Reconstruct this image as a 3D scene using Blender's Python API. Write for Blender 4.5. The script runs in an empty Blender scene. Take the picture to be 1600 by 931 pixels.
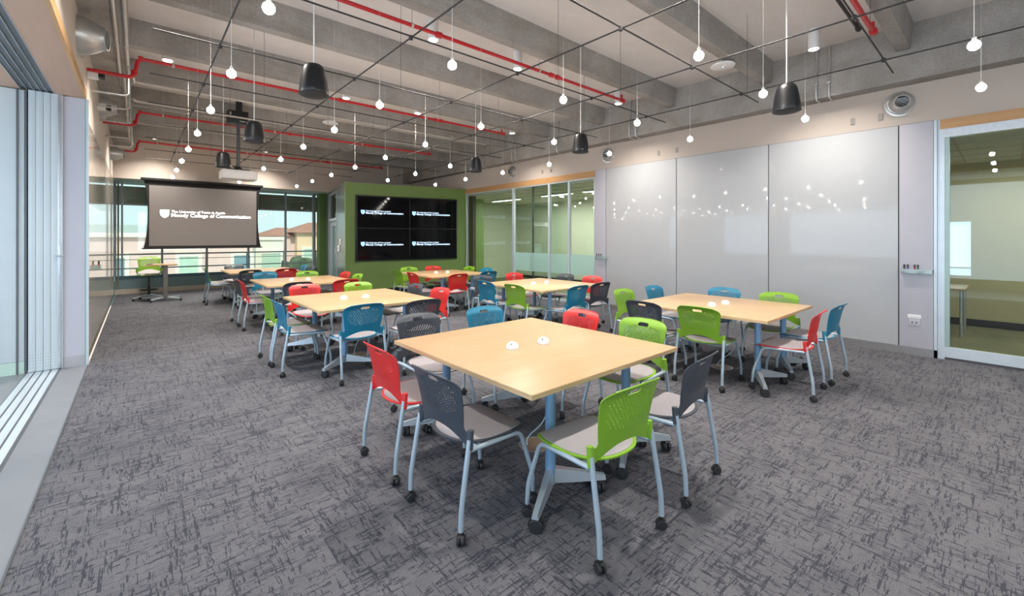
import bpy, bmesh, math, random
from math import sin, cos, pi, radians
from mathutils import Vector, Matrix
random.seed(7)
SC = bpy.context.scene
COL = SC.collection

# ------------------------------------------------------------------ camera
cam = bpy.data.objects.new('camera', bpy.data.cameras.new('camera'))
COL.objects.link(cam)
cam.location = (0, 0, 1.52)
cam.rotation_euler = (radians(90), 0, radians(-41.02))
cam.data.sensor_width = 36.0
cam.data.lens = 671.6 / 1600 * 36
cam.data.shift_y = -94.2 / 1600
cam.data.clip_start = 0.05
cam.data.clip_end = 400
SC.camera = cam

# ------------------------------------------------------------------ world, sun, exposure
SC.view_settings.view_transform = 'Standard'
SC.view_settings.look = 'None'
SC.view_settings.gamma = 1.0
SC.view_settings.use_curve_mapping = False
SC.view_settings.exposure = 0.80
W = bpy.data.worlds.new('world')
SC.world = W
W.use_nodes = True
wn = W.node_tree.nodes
wn['Background'].inputs[0].default_value = (0.50, 0.64, 0.66, 1)
wn['Background'].inputs[1].default_value = 1.0


def light(name, kind, loc, energy, color, rot=(0, 0, 0), **kw):
    d = bpy.data.lights.new(name, kind)
    d.energy = energy
    d.color = color
    for k, v in kw.items():
        setattr(d, k, v)
    o = bpy.data.objects.new(name, d)
    o.location = loc
    o.rotation_euler = rot
    COL.objects.link(o)
    return o


SPOT_E = 150.0
GLOBE_E = 42.0
light('sun', 'SUN', (0, -20, 30), 1.7, (1, 0.95, 0.88), (radians(52), 0, radians(-8)), angle=0.01)
# west lamp stands for gallery daylight; south one is added fill without a window
light('daylight_gallery', 'AREA', (-3.3, 3.0, 1.7), 210, (0.66, 0.83, 1.0), (0, radians(-90), 0), shape='RECTANGLE', size=2.8, size_y=12)
light('fill_south', 'AREA', (1.8, -3.85, 1.9), 60, (0.86, 0.93, 1.0), (radians(90), 0, 0), shape='RECTANGLE', size=3.6, size_y=2.4)


# ------------------------------------------------------------------ materials
def mat(name):
    m = bpy.data.materials.new(name)
    m.use_nodes = True
    return m, m.node_tree.nodes, m.node_tree.links, m.node_tree.nodes['Principled BSDF']


def N(nodes, kind, **kw):
    n = nodes.new(kind)
    for k, v in kw.items():
        if k.startswith('in_'):
            n.inputs[int(k[3:])].default_value = v
        else:
            setattr(n, k, v)
    return n


def coords(nodes, links, scale=(1, 1, 1), world=True):
    if world:
        g = nodes.new('ShaderNodeNewGeometry')
        out = g.outputs['Position']
    else:
        g = nodes.new('ShaderNodeTexCoord')
        out = g.outputs['Object']
    mp = nodes.new('ShaderNodeMapping')
    mp.inputs['Scale'].default_value = scale
    links.new(out, mp.inputs['Vector'])
    return mp.outputs[0]


def plain(name, col, rough=0.5, metal=0.0, spec=0.5, var=0.04, vscale=6.0, coat=0.0, bump=0.0, bscale=200.0, emit=None, estr=0.0):
    m, nd, lk, p = mat(name)
    v = coords(nd, lk, world=False)
    n = N(nd, 'ShaderNodeTexNoise')
    n.inputs['Scale'].default_value = vscale
    n.inputs['Detail'].default_value = 3
    lk.new(v, n.inputs['Vector'])
    r = N(nd, 'ShaderNodeValToRGB')
    r.color_ramp.elements[0].color = [max(0, c * (1 - var)) for c in col] + [1]
    r.color_ramp.elements[1].color = [min(1, c * (1 + var)) for c in col] + [1]
    r.color_ramp.elements[0].position = 0.3
    r.color_ramp.elements[1].position = 0.7
    lk.new(n.outputs[0], r.inputs[0])
    lk.new(r.outputs[0], p.inputs['Base Color'])
    p.inputs['Roughness'].default_value = rough
    p.inputs['Metallic'].default_value = metal
    p.inputs['Specular IOR Level'].default_value = spec
    p.inputs['Coat Weight'].default_value = coat
    p.inputs['Coat Roughness'].default_value = 0.05
    if emit:
        p.inputs['Emission Color'].default_value = (*emit, 1)
        p.inputs['Emission Strength'].default_value = estr
    if bump:
        n2 = N(nd, 'ShaderNodeTexNoise')
        n2.inputs['Scale'].default_value = bscale
        lk.new(v, n2.inputs['Vector'])
        b = N(nd, 'ShaderNodeBump')
        b.inputs['Strength'].default_value = bump
        b.inputs['Distance'].default_value = 0.004
        lk.new(n2.outputs[0], b.inputs['Height'])
        lk.new(b.outputs[0], p.inputs['Normal'])
    return m


def mix(nd, lk, fac, a, b, mode='MIX'):
    x = nd.new('ShaderNodeMix')
    x.data_type = 'RGBA'
    x.blend_type = mode
    for s, v in ((0, fac), (6, a), (7, b)):
        if isinstance(v, (int, float)):
            x.inputs[s].default_value = v
        elif isinstance(v, tuple):
            x.inputs[s].default_value = (*v, 1) if len(v) == 3 else v
        else:
            lk.new(v, x.inputs[s])
    return x.outputs[2]


def ramp(nd, lk, src, lo, hi):
    r = nd.new('ShaderNodeMapRange')
    r.inputs['From Min'].default_value = lo
    r.inputs['From Max'].default_value = hi
    lk.new(src, r.inputs['Value'])
    return r.outputs[0]


def math_(nd, lk, op, a, b):
    x = nd.new('ShaderNodeMath')
    x.operation = op
    for i, v in ((0, a), (1, b)):
        if isinstance(v, (int, float)):
            x.inputs[i].default_value = v
        else:
            lk.new(v, x.inputs[i])
    return x.outputs[0]


def noise(nd, lk, scale_vec, sc, detail=3, rough=0.5, dist=0.0):
    v = coords(nd, lk, scale_vec)
    n = nd.new('ShaderNodeTexNoise')
    n.inputs['Scale'].default_value = sc
    n.inputs['Detail'].default_value = detail
    n.inputs['Roughness'].default_value = rough
    n.inputs['Distortion'].default_value = dist
    lk.new(v, n.inputs['Vector'])
    return n.outputs[0]


def carpet_mat():
    m, nd, lk, p = mat('distressed_carpet')
    g = nd.new('ShaderNodeNewGeometry')
    sp = nd.new('ShaderNodeSeparateXYZ')
    lk.new(g.outputs['Position'], sp.inputs[0])

    def cells(u, v, L, T, seed):
        """one random value per woven cell of length L along u and thickness T across, rows shifted at random"""
        row = math_(nd, lk, 'FLOOR', math_(nd, lk, 'DIVIDE', v, T), 0)
        wr = nd.new('ShaderNodeTexWhiteNoise')
        wr.noise_dimensions = '1D'
        lk.new(math_(nd, lk, 'ADD', row, seed), wr.inputs['W'])
        al = math_(nd, lk, 'ADD', math_(nd, lk, 'DIVIDE', u, L), math_(nd, lk, 'MULTIPLY', wr.outputs[0], 37.0))
        cb = nd.new('ShaderNodeCombineXYZ')
        lk.new(math_(nd, lk, 'FLOOR', al, 0), cb.inputs[0])
        lk.new(row, cb.inputs[1])
        cb.inputs[2].default_value = seed
        wc = nd.new('ShaderNodeTexWhiteNoise')
        wc.noise_dimensions = '3D'
        lk.new(cb.outputs[0], wc.inputs['Vector'])
        return wc.outputs[0]

    def strokes(u, v, thick, length, soft, lo, hi, amt, seed):
        d = math_(nd, lk, 'MULTIPLY', cells(u, v, 0.18, 0.015, seed + 3), 0.40)
        d = math_(nd, lk, 'ADD', d, math_(nd, lk, 'MULTIPLY', cells(u, v, 0.065, 0.008, seed + 5), 0.30))
        d = math_(nd, lk, 'ADD', d, math_(nd, lk, 'MULTIPLY', soft, 0.55))
        dens = math_(nd, lk, 'MULTIPLY', ramp(nd, lk, d, lo, hi), amt)
        return math_(nd, lk, 'LESS_THAN', cells(u, v, length, thick, seed), dens)
    X_, Y_ = sp.outputs[0], sp.outputs[1]
    soft1 = noise(nd, lk, (2.0, 4.5, 1), 1.0, 4, 0.65)
    soft2 = noise(nd, lk, (4.5, 2.0, 1), 1.0, 4, 0.65)
    s1 = strokes(X_, Y_, 0.0036, 0.032, soft1, 0.62, 0.98, 0.95, 1.5)
    s2 = strokes(Y_, X_, 0.0036, 0.030, soft2, 0.64, 1.00, 0.95, 7.5)
    st = math_(nd, lk, 'MAXIMUM', s1, s2)
    wide = ramp(nd, lk, noise(nd, lk, (1, 1, 1), 1.6, 3, 0.6), 0.35, 0.65)
    fine = ramp(nd, lk, noise(nd, lk, (1, 1, 1), 170.0, 2), 0.3, 0.7)
    fx = ramp(nd, lk, noise(nd, lk, (22, 210, 1), 1.0, 2), 0.45, 0.62)
    fy = ramp(nd, lk, noise(nd, lk, (210, 22, 1), 1.0, 2), 0.45, 0.62)
    light_c = mix(nd, lk, fine, (0.124, 0.124, 0.138), (0.178, 0.178, 0.195))
    light_c = mix(nd, lk, math_(nd, lk, 'MULTIPLY', fx, 0.35), light_c, (0.100, 0.098, 0.108))
    light_c = mix(nd, lk, math_(nd, lk, 'MULTIPLY', fy, 0.30), light_c, (0.105, 0.103, 0.114))
    wear = ramp(nd, lk, noise(nd, lk, (3.0, 5.0, 1), 1.0, 6, 0.75), 0.48, 0.66)
    light_c = mix(nd, lk, math_(nd, lk, 'MULTIPLY', wide, 0.30), light_c, (0.090, 0.090, 0.104))
    light_c = mix(nd, lk, math_(nd, lk, 'MULTIPLY', wear, 0.50), light_c, (0.072, 0.074, 0.092))
    c = mix(nd, lk, math_(nd, lk, 'MULTIPLY', st, 0.76), light_c, (0.028, 0.030, 0.044))
    lk.new(c, p.inputs['Base Color'])
    p.inputs['Roughness'].default_value = 0.95
    p.inputs['Specular IOR Level'].default_value = 0.15
    bm_ = nd.new('ShaderNodeBump')
    bm_.inputs['Strength'].default_value = 0.5
    bm_.inputs['Distance'].default_value = 0.004
    lk.new(fine, bm_.inputs['Height'])
    lk.new(bm_.outputs[0], p.inputs['Normal'])
    return m


def concrete_mat(name, c1, c2, stain=(0.30, 0.27, 0.22)):
    m, nd, lk, p = mat(name)
    a = ramp(nd, lk, noise(nd, lk, (1, 1, 1), 2.2, 6, 0.6), 0.32, 0.68)
    b = ramp(nd, lk, noise(nd, lk, (0.5, 1, 1.6), 1.1, 5, 0.65, 0.6), 0.50, 0.72)
    f = ramp(nd, lk, noise(nd, lk, (1, 1, 1), 42.0, 4, 0.7), 0.25, 0.75)
    c = mix(nd, lk, a, c1, c2)
    c = mix(nd, lk, math_(nd, lk, 'MULTIPLY', b, 0.75), c, stain)
    c = mix(nd, lk, 0.30 if name == 'joist_concrete' else 0.10, c, f, 'MULTIPLY')
    lk.new(c, p.inputs['Base Color'])
    p.inputs['Roughness'].default_value = 0.85
    bp = nd.new('ShaderNodeBump')
    bp.inputs['Strength'].default_value = 0.25
    bp.inputs['Distance'].default_value = 0.01
    lk.new(f, bp.inputs['Height'])
    lk.new(bp.outputs[0], p.inputs['Normal'])
    return m


def wood_mat(name, c1, c2, scale=(1.5, 26, 26), rough=0.35, spec=0.5):
    m, nd, lk, p = mat(name)
    g = ramp(nd, lk, noise(nd, lk, scale, 1.0, 5, 0.6, 0.4), 0.3, 0.7)
    big = ramp(nd, lk, noise(nd, lk, tuple(s * 0.14 for s in scale), 1.0, 3, 0.5, 1.0), 0.35, 0.65)
    c = mix(nd, lk, g, c1, c2)
    c = mix(nd, lk, math_(nd, lk, 'MULTIPLY', big, 0.35), c, c1)
    lk.new(c, p.inputs['Base Color'])
    p.inputs['Roughness'].default_value = rough
    p.inputs['Specular IOR Level'].default_value = spec
    return m


def glass_mat(name, tint=(0.93, 0.97, 0.95), base=0.04, haze=0.0, hazecol=(0.8, 0.9, 0.88)):
    m, nd, lk, p = mat(name)
    out = nd['Material Output']
    nd.remove(p)
    t = nd.new('ShaderNodeBsdfTransparent')
    t.inputs[0].default_value = (*tint, 1)
    g = nd.new('ShaderNodeBsdfGlossy')
    g.inputs['Roughness'].default_value = 0.01
    fr = nd.new('ShaderNodeFresnel')
    gb = nd.new('ShaderNodeNewGeometry')
    lk.new(math_(nd, lk, 'SUBTRACT', 1.5, math_(nd, lk, 'MULTIPLY', gb.outputs['Backfacing'], 1.5 - 1 / 1.5)), fr.inputs[0])
    ms = nd.new('ShaderNodeMixShader')
    f = math_(nd, lk, 'ADD', math_(nd, lk, 'MULTIPLY', fr.outputs[0], 0.9), base * 0.3)
    lk.new(f, ms.inputs[0])
    src = t.outputs[0]
    if haze:
        d = nd.new('ShaderNodeBsdfDiffuse')
        d.inputs[0].default_value = (*hazecol, 1)
        tl = nd.new('ShaderNodeBsdfTranslucent')
        tl.inputs[0].default_value = (*hazecol, 1)
        m1 = nd.new('ShaderNodeMixShader')
        m1.inputs[0].default_value = 0.5
        lk.new(d.outputs[0], m1.inputs[1])
        lk.new(tl.outputs[0], m1.inputs[2])
        m2 = nd.new('ShaderNodeMixShader')
        m2.inputs[0].default_value = haze
        lk.new(t.outputs[0], m2.inputs[1])
        lk.new(m1.outputs[0], m2.inputs[2])
        src = m2.outputs[0]
    lk.new(src, ms.inputs[1])
    lk.new(g.outputs[0], ms.inputs[2])
    lk.new(ms.outputs[0], out.inputs[0])
    return m


def emit_mat(name, col, s):
    m, nd, lk, p = mat(name)
    p.inputs['Base Color'].default_value = (*col, 1)
    p.inputs['Emission Color'].default_value = (*col, 1)
    p.inputs['Emission Strength'].default_value = s
    return m


M = {}
M['carpet'] = carpet_mat()
M['slab'] = concrete_mat('painted_slab', (0.77, 0.73, 0.70), (0.83, 0.79, 0.76), (0.75, 0.70, 0.66))
M['joist'] = concrete_mat('joist_concrete', (0.35, 0.33, 0.305), (0.49, 0.468, 0.44), (0.28, 0.24, 0.185))
M['plaster'] = plain('tan_plaster', (0.57, 0.50, 0.44), 0.85, var=0.015, vscale=2)
M['left_wood'] = wood_mat('soffit_wood', (0.46, 0.30, 0.215), (0.52, 0.35, 0.255), (9, 1.0, 9), 0.55)
M['orange_wood'] = wood_mat('header_oak', (0.52, 0.29, 0.12), (0.62, 0.37, 0.17), (14, 1.2, 14), 0.45)
M['maple'] = wood_mat('maple_laminate', (0.480, 0.312, 0.165), (0.555, 0.372, 0.212), (2.0, 13, 13), 0.32)
M['maple_edge'] = wood_mat('maple_edge', (0.52, 0.36, 0.19), (0.66, 0.49, 0.29), (3, 3, 90), 0.5)
M['green'] = plain('green_paint', (0.185, 0.285, 0.080), 0.5, var=0.02, vscale=1.5)
M['darkgreen'] = plain('dark_green_paint', (0.10, 0.18, 0.05), 0.6, var=0.03)
M['board'] = plain('white_glass_board', (0.52, 0.54, 0.56), 0.06, var=0.01, spec=0.4)
M['board_left'] = plain('cream_glass_board', (0.66, 0.61, 0.54), 0.05, var=0.01, spec=0.9)
M['panelwhite'] = plain('white_laminate_panel', (0.50, 0.50, 0.56), 0.35, var=0.01)
M['partition'] = plain('pale_partition_panel', (0.56, 0.63, 0.66), 0.3, var=0.02)
M['alu'] = plain('brushed_aluminium', (0.60, 0.63, 0.66), 0.35, metal=0.85, var=0.05, vscale=30)
M['alu_pale'] = plain('pale_anodised_frame', (0.62, 0.70, 0.76), 0.35, metal=0.3, var=0.03)
M['alu_dark'] = plain('grey_track', (0.13, 0.145, 0.155), 0.4, metal=0.5, var=0.05)
M['steel'] = plain('stainless_kick', (0.55, 0.53, 0.51), 0.3, metal=0.9, var=0.06, vscale=40)
M['seam'] = plain('dark_seam', (0.08, 0.08, 0.09), 0.6)
M['black'] = plain('black_plastic', (0.012, 0.012, 0.014), 0.4)
M['rubber'] = plain('black_rubber', (0.015, 0.016, 0.018), 0.55)
M['leg'] = plain('pale_blue_grey_powdercoat', (0.42, 0.52, 0.60), 0.3, metal=0.35, var=0.02)
M['column'] = plain('column_powdercoat_with_blue_light', (0.19, 0.36, 0.56), 0.35, metal=0.3, var=0.02)  # bluish powdercoat, with the blue light on the near columns mixed in
M['foot'] = plain('table_foot_alloy', (0.50, 0.57, 0.62), 0.3, metal=0.5, var=0.02)
M['pad'] = plain('grey_mesh_fabric', (0.335, 0.315, 0.335), 0.9, var=0.06, vscale=300, bump=0.5, bscale=500)
M['c_red'] = plain('red_plastic', (0.62, 0.020, 0.020), 0.38, var=0.02)
M['c_teal'] = plain('teal_plastic', (0.006, 0.175, 0.30), 0.38, var=0.02)
M['c_green'] = plain('lime_plastic', (0.18, 0.37, 0.02), 0.38, var=0.02)
M['c_dark'] = plain('charcoal_plastic', (0.042, 0.052, 0.068), 0.38, var=0.03)
M['redpipe'] = plain('red_sprinkler_pipe', (0.55, 0.012, 0.018), 0.4, var=0.05)
M['conduit'] = plain('painted_conduit', (0.55, 0.52, 0.47), 0.4, metal=0.2)
M['galv'] = plain('galvanised_conduit', (0.60, 0.60, 0.58), 0.35, metal=0.7)
M['cable'] = plain('dark_steel_cable', (0.05, 0.046, 0.045), 0.7, spec=0.2)
M['cord'] = plain('white_cord', (0.75, 0.72, 0.68), 0.6)
M['white'] = plain('white_plastic', (0.80, 0.80, 0.80), 0.35, var=0.01)
M['globe'] = emit_mat('lit_glass_globe', (1.0, 0.95, 0.89), GLOBE_E)
M['lamp_disc'] = emit_mat('downlight_lens', (1.0, 0.95, 0.88), 18)
M['strip'] = emit_mat('fluorescent_strip', (1.0, 1.0, 0.96), 5)
M['speaker'] = plain('black_speaker_shell', (0.007, 0.008, 0.010), 0.4, var=0.05)
M['grille'] = plain('speaker_grille', (0.035, 0.04, 0.045), 0.6, bump=0.6, bscale=400)
M['sill'] = plain('polished_concrete_sill', (0.20, 0.212, 0.23), 0.35, var=0.06, vscale=2.5)
M['tile_dim'] = plain('acoustic_tile', (0.68, 0.70, 0.60), 0.9)
M['screen'] = plain('projection_fabric', (0.225, 0.205, 0.198), 0.9, var=0.01)
M['screen_black'] = plain('screen_masking', (0.006, 0.005, 0.006), 0.7)
M['white_text'] = emit_mat('projected_white', (1, 1, 1), 1.4)
M['blue_text'] = emit_mat('display_text', (0.62, 0.80, 1.0), 1.1)
M['blue_shield'] = emit_mat('display_shield', (0.25, 0.48, 0.80), 0.9)
M['display'] = plain('display_glass', (0.004, 0.004, 0.006), 0.06, spec=0.22)
M['bezel'] = plain('display_bezel', (0.012, 0.012, 0.012), 0.4)
M['glass'] = glass_mat('clear_glass')
M['glass_green'] = glass_mat('green_tinted_glass', (0.90, 0.945, 0.915))
M['frost'] = glass_mat('frosted_band', (0.85, 0.95, 0.93), 0.04, 0.55, (0.62, 0.78, 0.78))
M['glass_edge'] = plain('green_glass_edge', (0.25, 0.42, 0.38), 0.2)
M['lime_wall'] = plain('pale_lime_wall', (0.56, 0.60, 0.46), 0.8, var=0.02)
M['olive_wall'] = plain('olive_yellow_wall', (0.47, 0.42, 0.25), 0.8, var=0.02)
M['olive_carpet'] = concrete_mat('olive_carpet', (0.16, 0.16, 0.09), (0.22, 0.21, 0.12), (0.12, 0.12, 0.07))
M['brown'] = plain('dark_brown_jamb', (0.07, 0.05, 0.04), 0.6)
M['mullion'] = plain('window_mullion', (0.24, 0.28, 0.29), 0.4, metal=0.4)
M['mullion_brown'] = plain('bronze_mullion', (0.22, 0.19, 0.13), 0.5)
M['soffit_out'] = plain('pale_soffit', (0.52, 0.60, 0.56), 0.8)
M['fascia'] = plain('olive_fascia', (0.19, 0.18, 0.13), 0.8)
M['teal_ledge'] = plain('teal_grey_ledge', (0.16, 0.25, 0.27), 0.5, var=0.05)
M['teal_dark'] = plain('teal_dark_ledge', (0.06, 0.13, 0.17), 0.5)
M['cream_base'] = plain('cream_base', (0.52, 0.46, 0.38), 0.6)
M['rail'] = plain('grey_rail', (0.30, 0.34, 0.36), 0.4, metal=0.5)
M['pod_side'] = plain('grey_green_lacquer', (0.13, 0.17, 0.165), 0.25, var=0.02)
M['door_grey'] = plain('grey_door_leaf', (0.33, 0.38, 0.42), 0.4)
M['pink'] = plain('pink_stucco', (0.78, 0.58, 0.53), 0.9, var=0.04, vscale=0.5)
M['peach'] = plain('peach_stucco', (0.85, 0.62, 0.40), 0.9, var=0.04, vscale=0.5)
M['creamstone'] = plain('cream_stone', (0.85, 0.82, 0.70), 0.9)
M['wintrim'] = plain('cream_window_frame', (0.80, 0.80, 0.68), 0.7)
M['blueglass'] = plain('blue_window_glass', (0.20, 0.33, 0.38), 0.1)
M['greenglass'] = plain('mint_window_glass', (0.50, 0.68, 0.55), 0.15)
M['redtile'] = plain('clay_roof_tiles', (0.42, 0.20, 0.14), 0.9, var=0.15, vscale=2)
M['greyroof'] = plain('grey_green_roof', (0.42, 0.48, 0.45), 0.9)
M['ground'] = plain('pale_paving', (0.42, 0.41, 0.38), 0.9, var=0.1, vscale=0.1)
M['foliage'] = plain('tree_foliage', (0.09, 0.12, 0.07), 0.9, var=0.3, vscale=2)
M['bark'] = plain('tree_bark', (0.12, 0.09, 0.06), 0.9)
M['brass'] = plain('brass_floor_box', (0.28, 0.18, 0.12), 0.4, metal=0.5)
M['window_dusk'] = emit_mat('lit_window_shade', (0.50, 0.72, 0.84), 0.75)
M['paper'] = plain('white_paper', (0.8, 0.8, 0.78), 0.7)
M['mk_black'] = plain('black_marker', (0.03, 0.03, 0.035), 0.4)
M['mk_blue'] = plain('blue_marker', (0.05, 0.04, 0.35), 0.4)
M['mk_red'] = plain('red_marker', (0.40, 0.03, 0.04), 0.4)
M['mk_green'] = plain('green_marker', (0.05, 0.16, 0.10), 0.4)
M['lens'] = plain('lens_glass', (0.02, 0.02, 0.03), 0.1)


# ------------------------------------------------------------------ mesh helpers
class MB:
    def __init__(s):
        s.v = []
        s.f = []

    def add(s, vs, fs):
        o = len(s.v)
        s.v += [tuple(v) for v in vs]
        s.f += [tuple(i + o for i in f) for f in fs]
        return s

    def box(s, x0, y0, z0, x1, y1, z1, bev=0.0, mtx=None):
        if bev:
            b = bmesh.new()
            bmesh.ops.create_cube(b, size=1)
            for v in b.verts:
                v.co = Vector(((v.co.x + .5) * (x1 - x0) + x0, (v.co.y + .5) * (y1 - y0) + y0, (v.co.z + .5) * (z1 - z0) + z0))
            bmesh.ops.bevel(b, geom=b.edges[:], offset=bev, segments=2, profile=0.6, affect='EDGES')
            b.verts.index_update()
            vs = [v.co.copy() for v in b.verts]
            fs = [[v.index for v in f.verts] for f in b.faces]
            b.free()
        else:
            vs = [Vector(c) for c in ((x0, y0, z0), (x1, y0, z0), (x1, y1, z0), (x0, y1, z0), (x0, y0, z1), (x1, y0, z1), (x1, y1, z1), (x0, y1, z1))]
            fs = [(0, 3, 2, 1), (4, 5, 6, 7), (0, 1, 5, 4), (1, 2, 6, 5), (2, 3, 7, 6), (3, 0, 4, 7)]
        if mtx is not None:
            vs = [mtx @ v for v in vs]
        return s.add(vs, fs)

    def tube(s, pts, r, n=10, cap=True, squash=None):
        pts = [Vector(p) for p in pts]
        rs = r if isinstance(r, (list, tuple)) else [r] * len(pts)
        rings = []
        prev = None
        for i, p in enumerate(pts):
            if i == 0:
                t = pts[1] - p
            elif i == len(pts) - 1:
                t = p - pts[i - 1]
            else:
                t = (pts[i + 1] - p).normalized() + (p - pts[i - 1]).normalized()
            t.normalize()
            if prev is None:
                a = Vector((0, 0, 1)) if abs(t.z) < 0.9 else Vector((1, 0, 0))
                u = t.cross(a).normalized()
            else:
                u = (prev - t * prev.dot(t)).normalized()
            prev = u
            w = t.cross(u)
            rings.append([p + (u * cos(2 * pi * k / n) + w * sin(2 * pi * k / n)) * rs[i] for k in range(n)])
        vs = [q for rg in rings for q in rg]
        fs = []
        for i in range(len(pts) - 1):
            for k in range(n):
                a, b = i * n + k, i * n + (k + 1) % n
                fs.append((a, b, b + n, a + n))
        if cap:
            fs.append(tuple(range(n - 1, -1, -1)))
            fs.append(tuple(range((len(pts) - 1) * n, len(pts) * n)))
        return s.add(vs, fs)

    def lathe(s, prof, n=24, mtx=None):
        """prof: list of (r, z)"""
        vs, fs = [], []
        for (r, z) in prof:
            r = max(r, 1e-4)
            vs += [Vector((r * cos(2 * pi * k / n), r * sin(2 * pi * k / n), z)) for k in range(n)]
        for i in range(len(prof) - 1):
            for k in range(n):
                a, b = i * n + k, i * n + (k + 1) % n
                fs.append((a, b, b + n, a + n))
        fs.append(tuple(range(n - 1, -1, -1)))
        fs.append(tuple(range((len(prof) - 1) * n, len(prof) * n)))
        if mtx is not None:
            vs = [mtx @ v for v in vs]
        return s.add(vs, fs)

    def prism(s, poly, z0, z1, mtx=None):
        n = len(poly)
        vs = [Vector((x, y, z0)) for x, y in poly] + [Vector((x, y, z1)) for x, y in poly]
        fs = [tuple(range(n - 1, -1, -1)), tuple(range(n, 2 * n))] + [(i, (i + 1) % n, (i + 1) % n + n, i + n) for i in range(n)]
        if mtx is not None:
            vs = [mtx @ v for v in vs]
        return s.add(vs, fs)

    def mesh(s, name, m, smooth=True, ang=35):
        me = bpy.data.meshes.new(name)
        me.from_pydata(s.v, [], s.f)
        me.validate()
        b = bmesh.new()
        b.from_mesh(me)
        bmesh.ops.recalc_face_normals(b, faces=b.faces[:])
        b.to_mesh(me)
        b.free()
        if m is not None:
            me.materials.append(m)
        if smooth:
            me.polygons.foreach_set('use_smooth', [True] * len(me.polygons))
            me.set_sharp_from_angle(angle=radians(ang))
        me.update()
        return me

    def obj(s, name, m, parent=None, loc=None, smooth=True, ang=35):
        o = bpy.data.objects.new(name, s.mesh(name, m, smooth, ang))
        COL.objects.link(o)
        if parent is not None:
            o.parent = parent
        if loc:
            o.location = loc
        return o


def box(*a, **k):
    return MB().box(*a, **k)


def tag(o, label, cat, group=None, kind=None):
    o['label'] = label
    o['category'] = cat
    if group:
        o['group'] = group
    if kind:
        o['kind'] = kind
    return o


def thing(name, label, cat, loc=(0, 0, 0), rz=0, group=None):
    o = bpy.data.objects.new(name, None)
    o.empty_display_size = 0.1
    COL.objects.link(o)
    o.location = loc
    o.rotation_euler = (0, 0, rz)
    return tag(o, label, cat, group)


def struct(name, mb, m, label=None, **k):
    o = mb.obj(name, m, **k)
    o['kind'] = 'structure'
    if label:
        o['label'] = label
    return o


CH = {}


def children(o):
    return [c for c in COL.objects if c.parent is o]


def copy_tree(o, parent=None, kids=None):
    c = o.copy()
    COL.objects.link(c)
    if parent is not None:
        c.parent = parent
    for ch in (kids if kids is not None else children(o)):
        copy_tree(ch, c)
    return c


def text_mesh(body, width, height=None, bold=0.0, depth=0.002):
    cu = bpy.data.curves.new('text', 'FONT')
    cu.body = body
    cu.extrude = 0.0
    cu.offset = bold
    cu.resolution_u = 3
    o = bpy.data.objects.new('text', cu)
    COL.objects.link(o)
    dg = bpy.context.evaluated_depsgraph_get()
    me = bpy.data.meshes.new_from_object(o.evaluated_get(dg))
    bpy.data.objects.remove(o)
    xs = [v.co.x for v in me.vertices]
    ys = [v.co.y for v in me.vertices]
    x0, w = min(xs), max(xs) - min(xs)
    k = width / w
    ky = k if height is None else height / (max(ys) - min(ys))
    for v in me.vertices:
        v.co = Vector(((v.co.x - x0) * k, 0, v.co.y * ky))
    # give it a slight thickness towards -y
    b = bmesh.new()
    b.from_mesh(me)
    r = bmesh.ops.extrude_face_region(b, geom=b.faces[:])
    for e in r['geom']:
        if isinstance(e, bmesh.types.BMVert):
            e.co.y -= depth
    bmesh.ops.recalc_face_normals(b, faces=b.faces[:])
    b.to_mesh(me)
    b.free()
    return me


def text_obj(name, body, width, m, parent, loc, height=None, bold=0.0):
    me = text_mesh(body, width, height, bold)
    me.name = name
    me.materials.clear()
    me.materials.append(m)
    o = bpy.data.objects.new(name, me)
    COL.objects.link(o)
    o.parent = parent
    o.location = loc
    return o


# ================================================================== SETTING
XL, XR, YB = -0.47, 7.615, 15.6
Y0 = -4.0
ZS, ZJ = 4.24, 3.92
struct('floor', box(XL + 0.02, Y0, -0.15, XR + 0.02, YB, 0.0), M['carpet'], 'grey and charcoal distressed carpet')
struct('floor.001', box(-3.6, Y0, -0.15, XL + 0.02, 7.25, 0.0), M['sill'], 'polished grey concrete threshold floor')
struct('ceiling', box(-3.6, Y0, ZS, XR + 0.3, YB + 0.2, ZS + 0.2), M['slab'], 'painted concrete slab between joists')
# joists
tn = 0


def trim(mb, m, label=None, **k):
    global tn
    tn += 1
    return struct('trim_%d' % tn, mb, m, label, **k)


for k in range(-3, 9):
    y = 0.767 + 1.585 * k
    mb = MB()
    prof = [(y, ZS), (y + 0.03, ZJ), (y + 0.17, ZJ), (y + 0.20, ZS)]
    vs = [(x, a, b) for x in (XL, 7.40) for a, b in prof]
    mb.add(vs, [(0, 1, 2, 3), (7, 6, 5, 4), (0, 4, 5, 1), (1, 5, 6, 2), (2, 6, 7, 3), (3, 7, 4, 0)])
    trim(mb, M['joist'], 'concrete ceiling joist', smooth=False)
# right beam: lower part and the slightly set-back upper part
mb = MB().box(7.36, Y0, 3.515, XR, YB, 3.88).box(7.40, Y0, 3.88, XR, YB, ZS)
trim(mb, M['joist'], 'deep concrete beam along the right wall', smooth=False)
# left beam
mb = MB().box(XL - 0.15, Y0, ZJ - 0.06, -0.09, YB, ZS)
trim(mb, M['joist'], 'concrete beam along the left wall', smooth=False)

# right wall
mb = MB().box(XR, Y0, 3.003, XR + 0.15, YB, ZS)            # plaster band above the boards
mb.box(XR, 0.57, 0, XR + 0.15, 5.96, 3.003)
mb.box(XR, 10.93, 0, XR + 0.15, YB, 3.003)
struct('wall_right', mb, M['plaster'], smooth=False)
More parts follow.
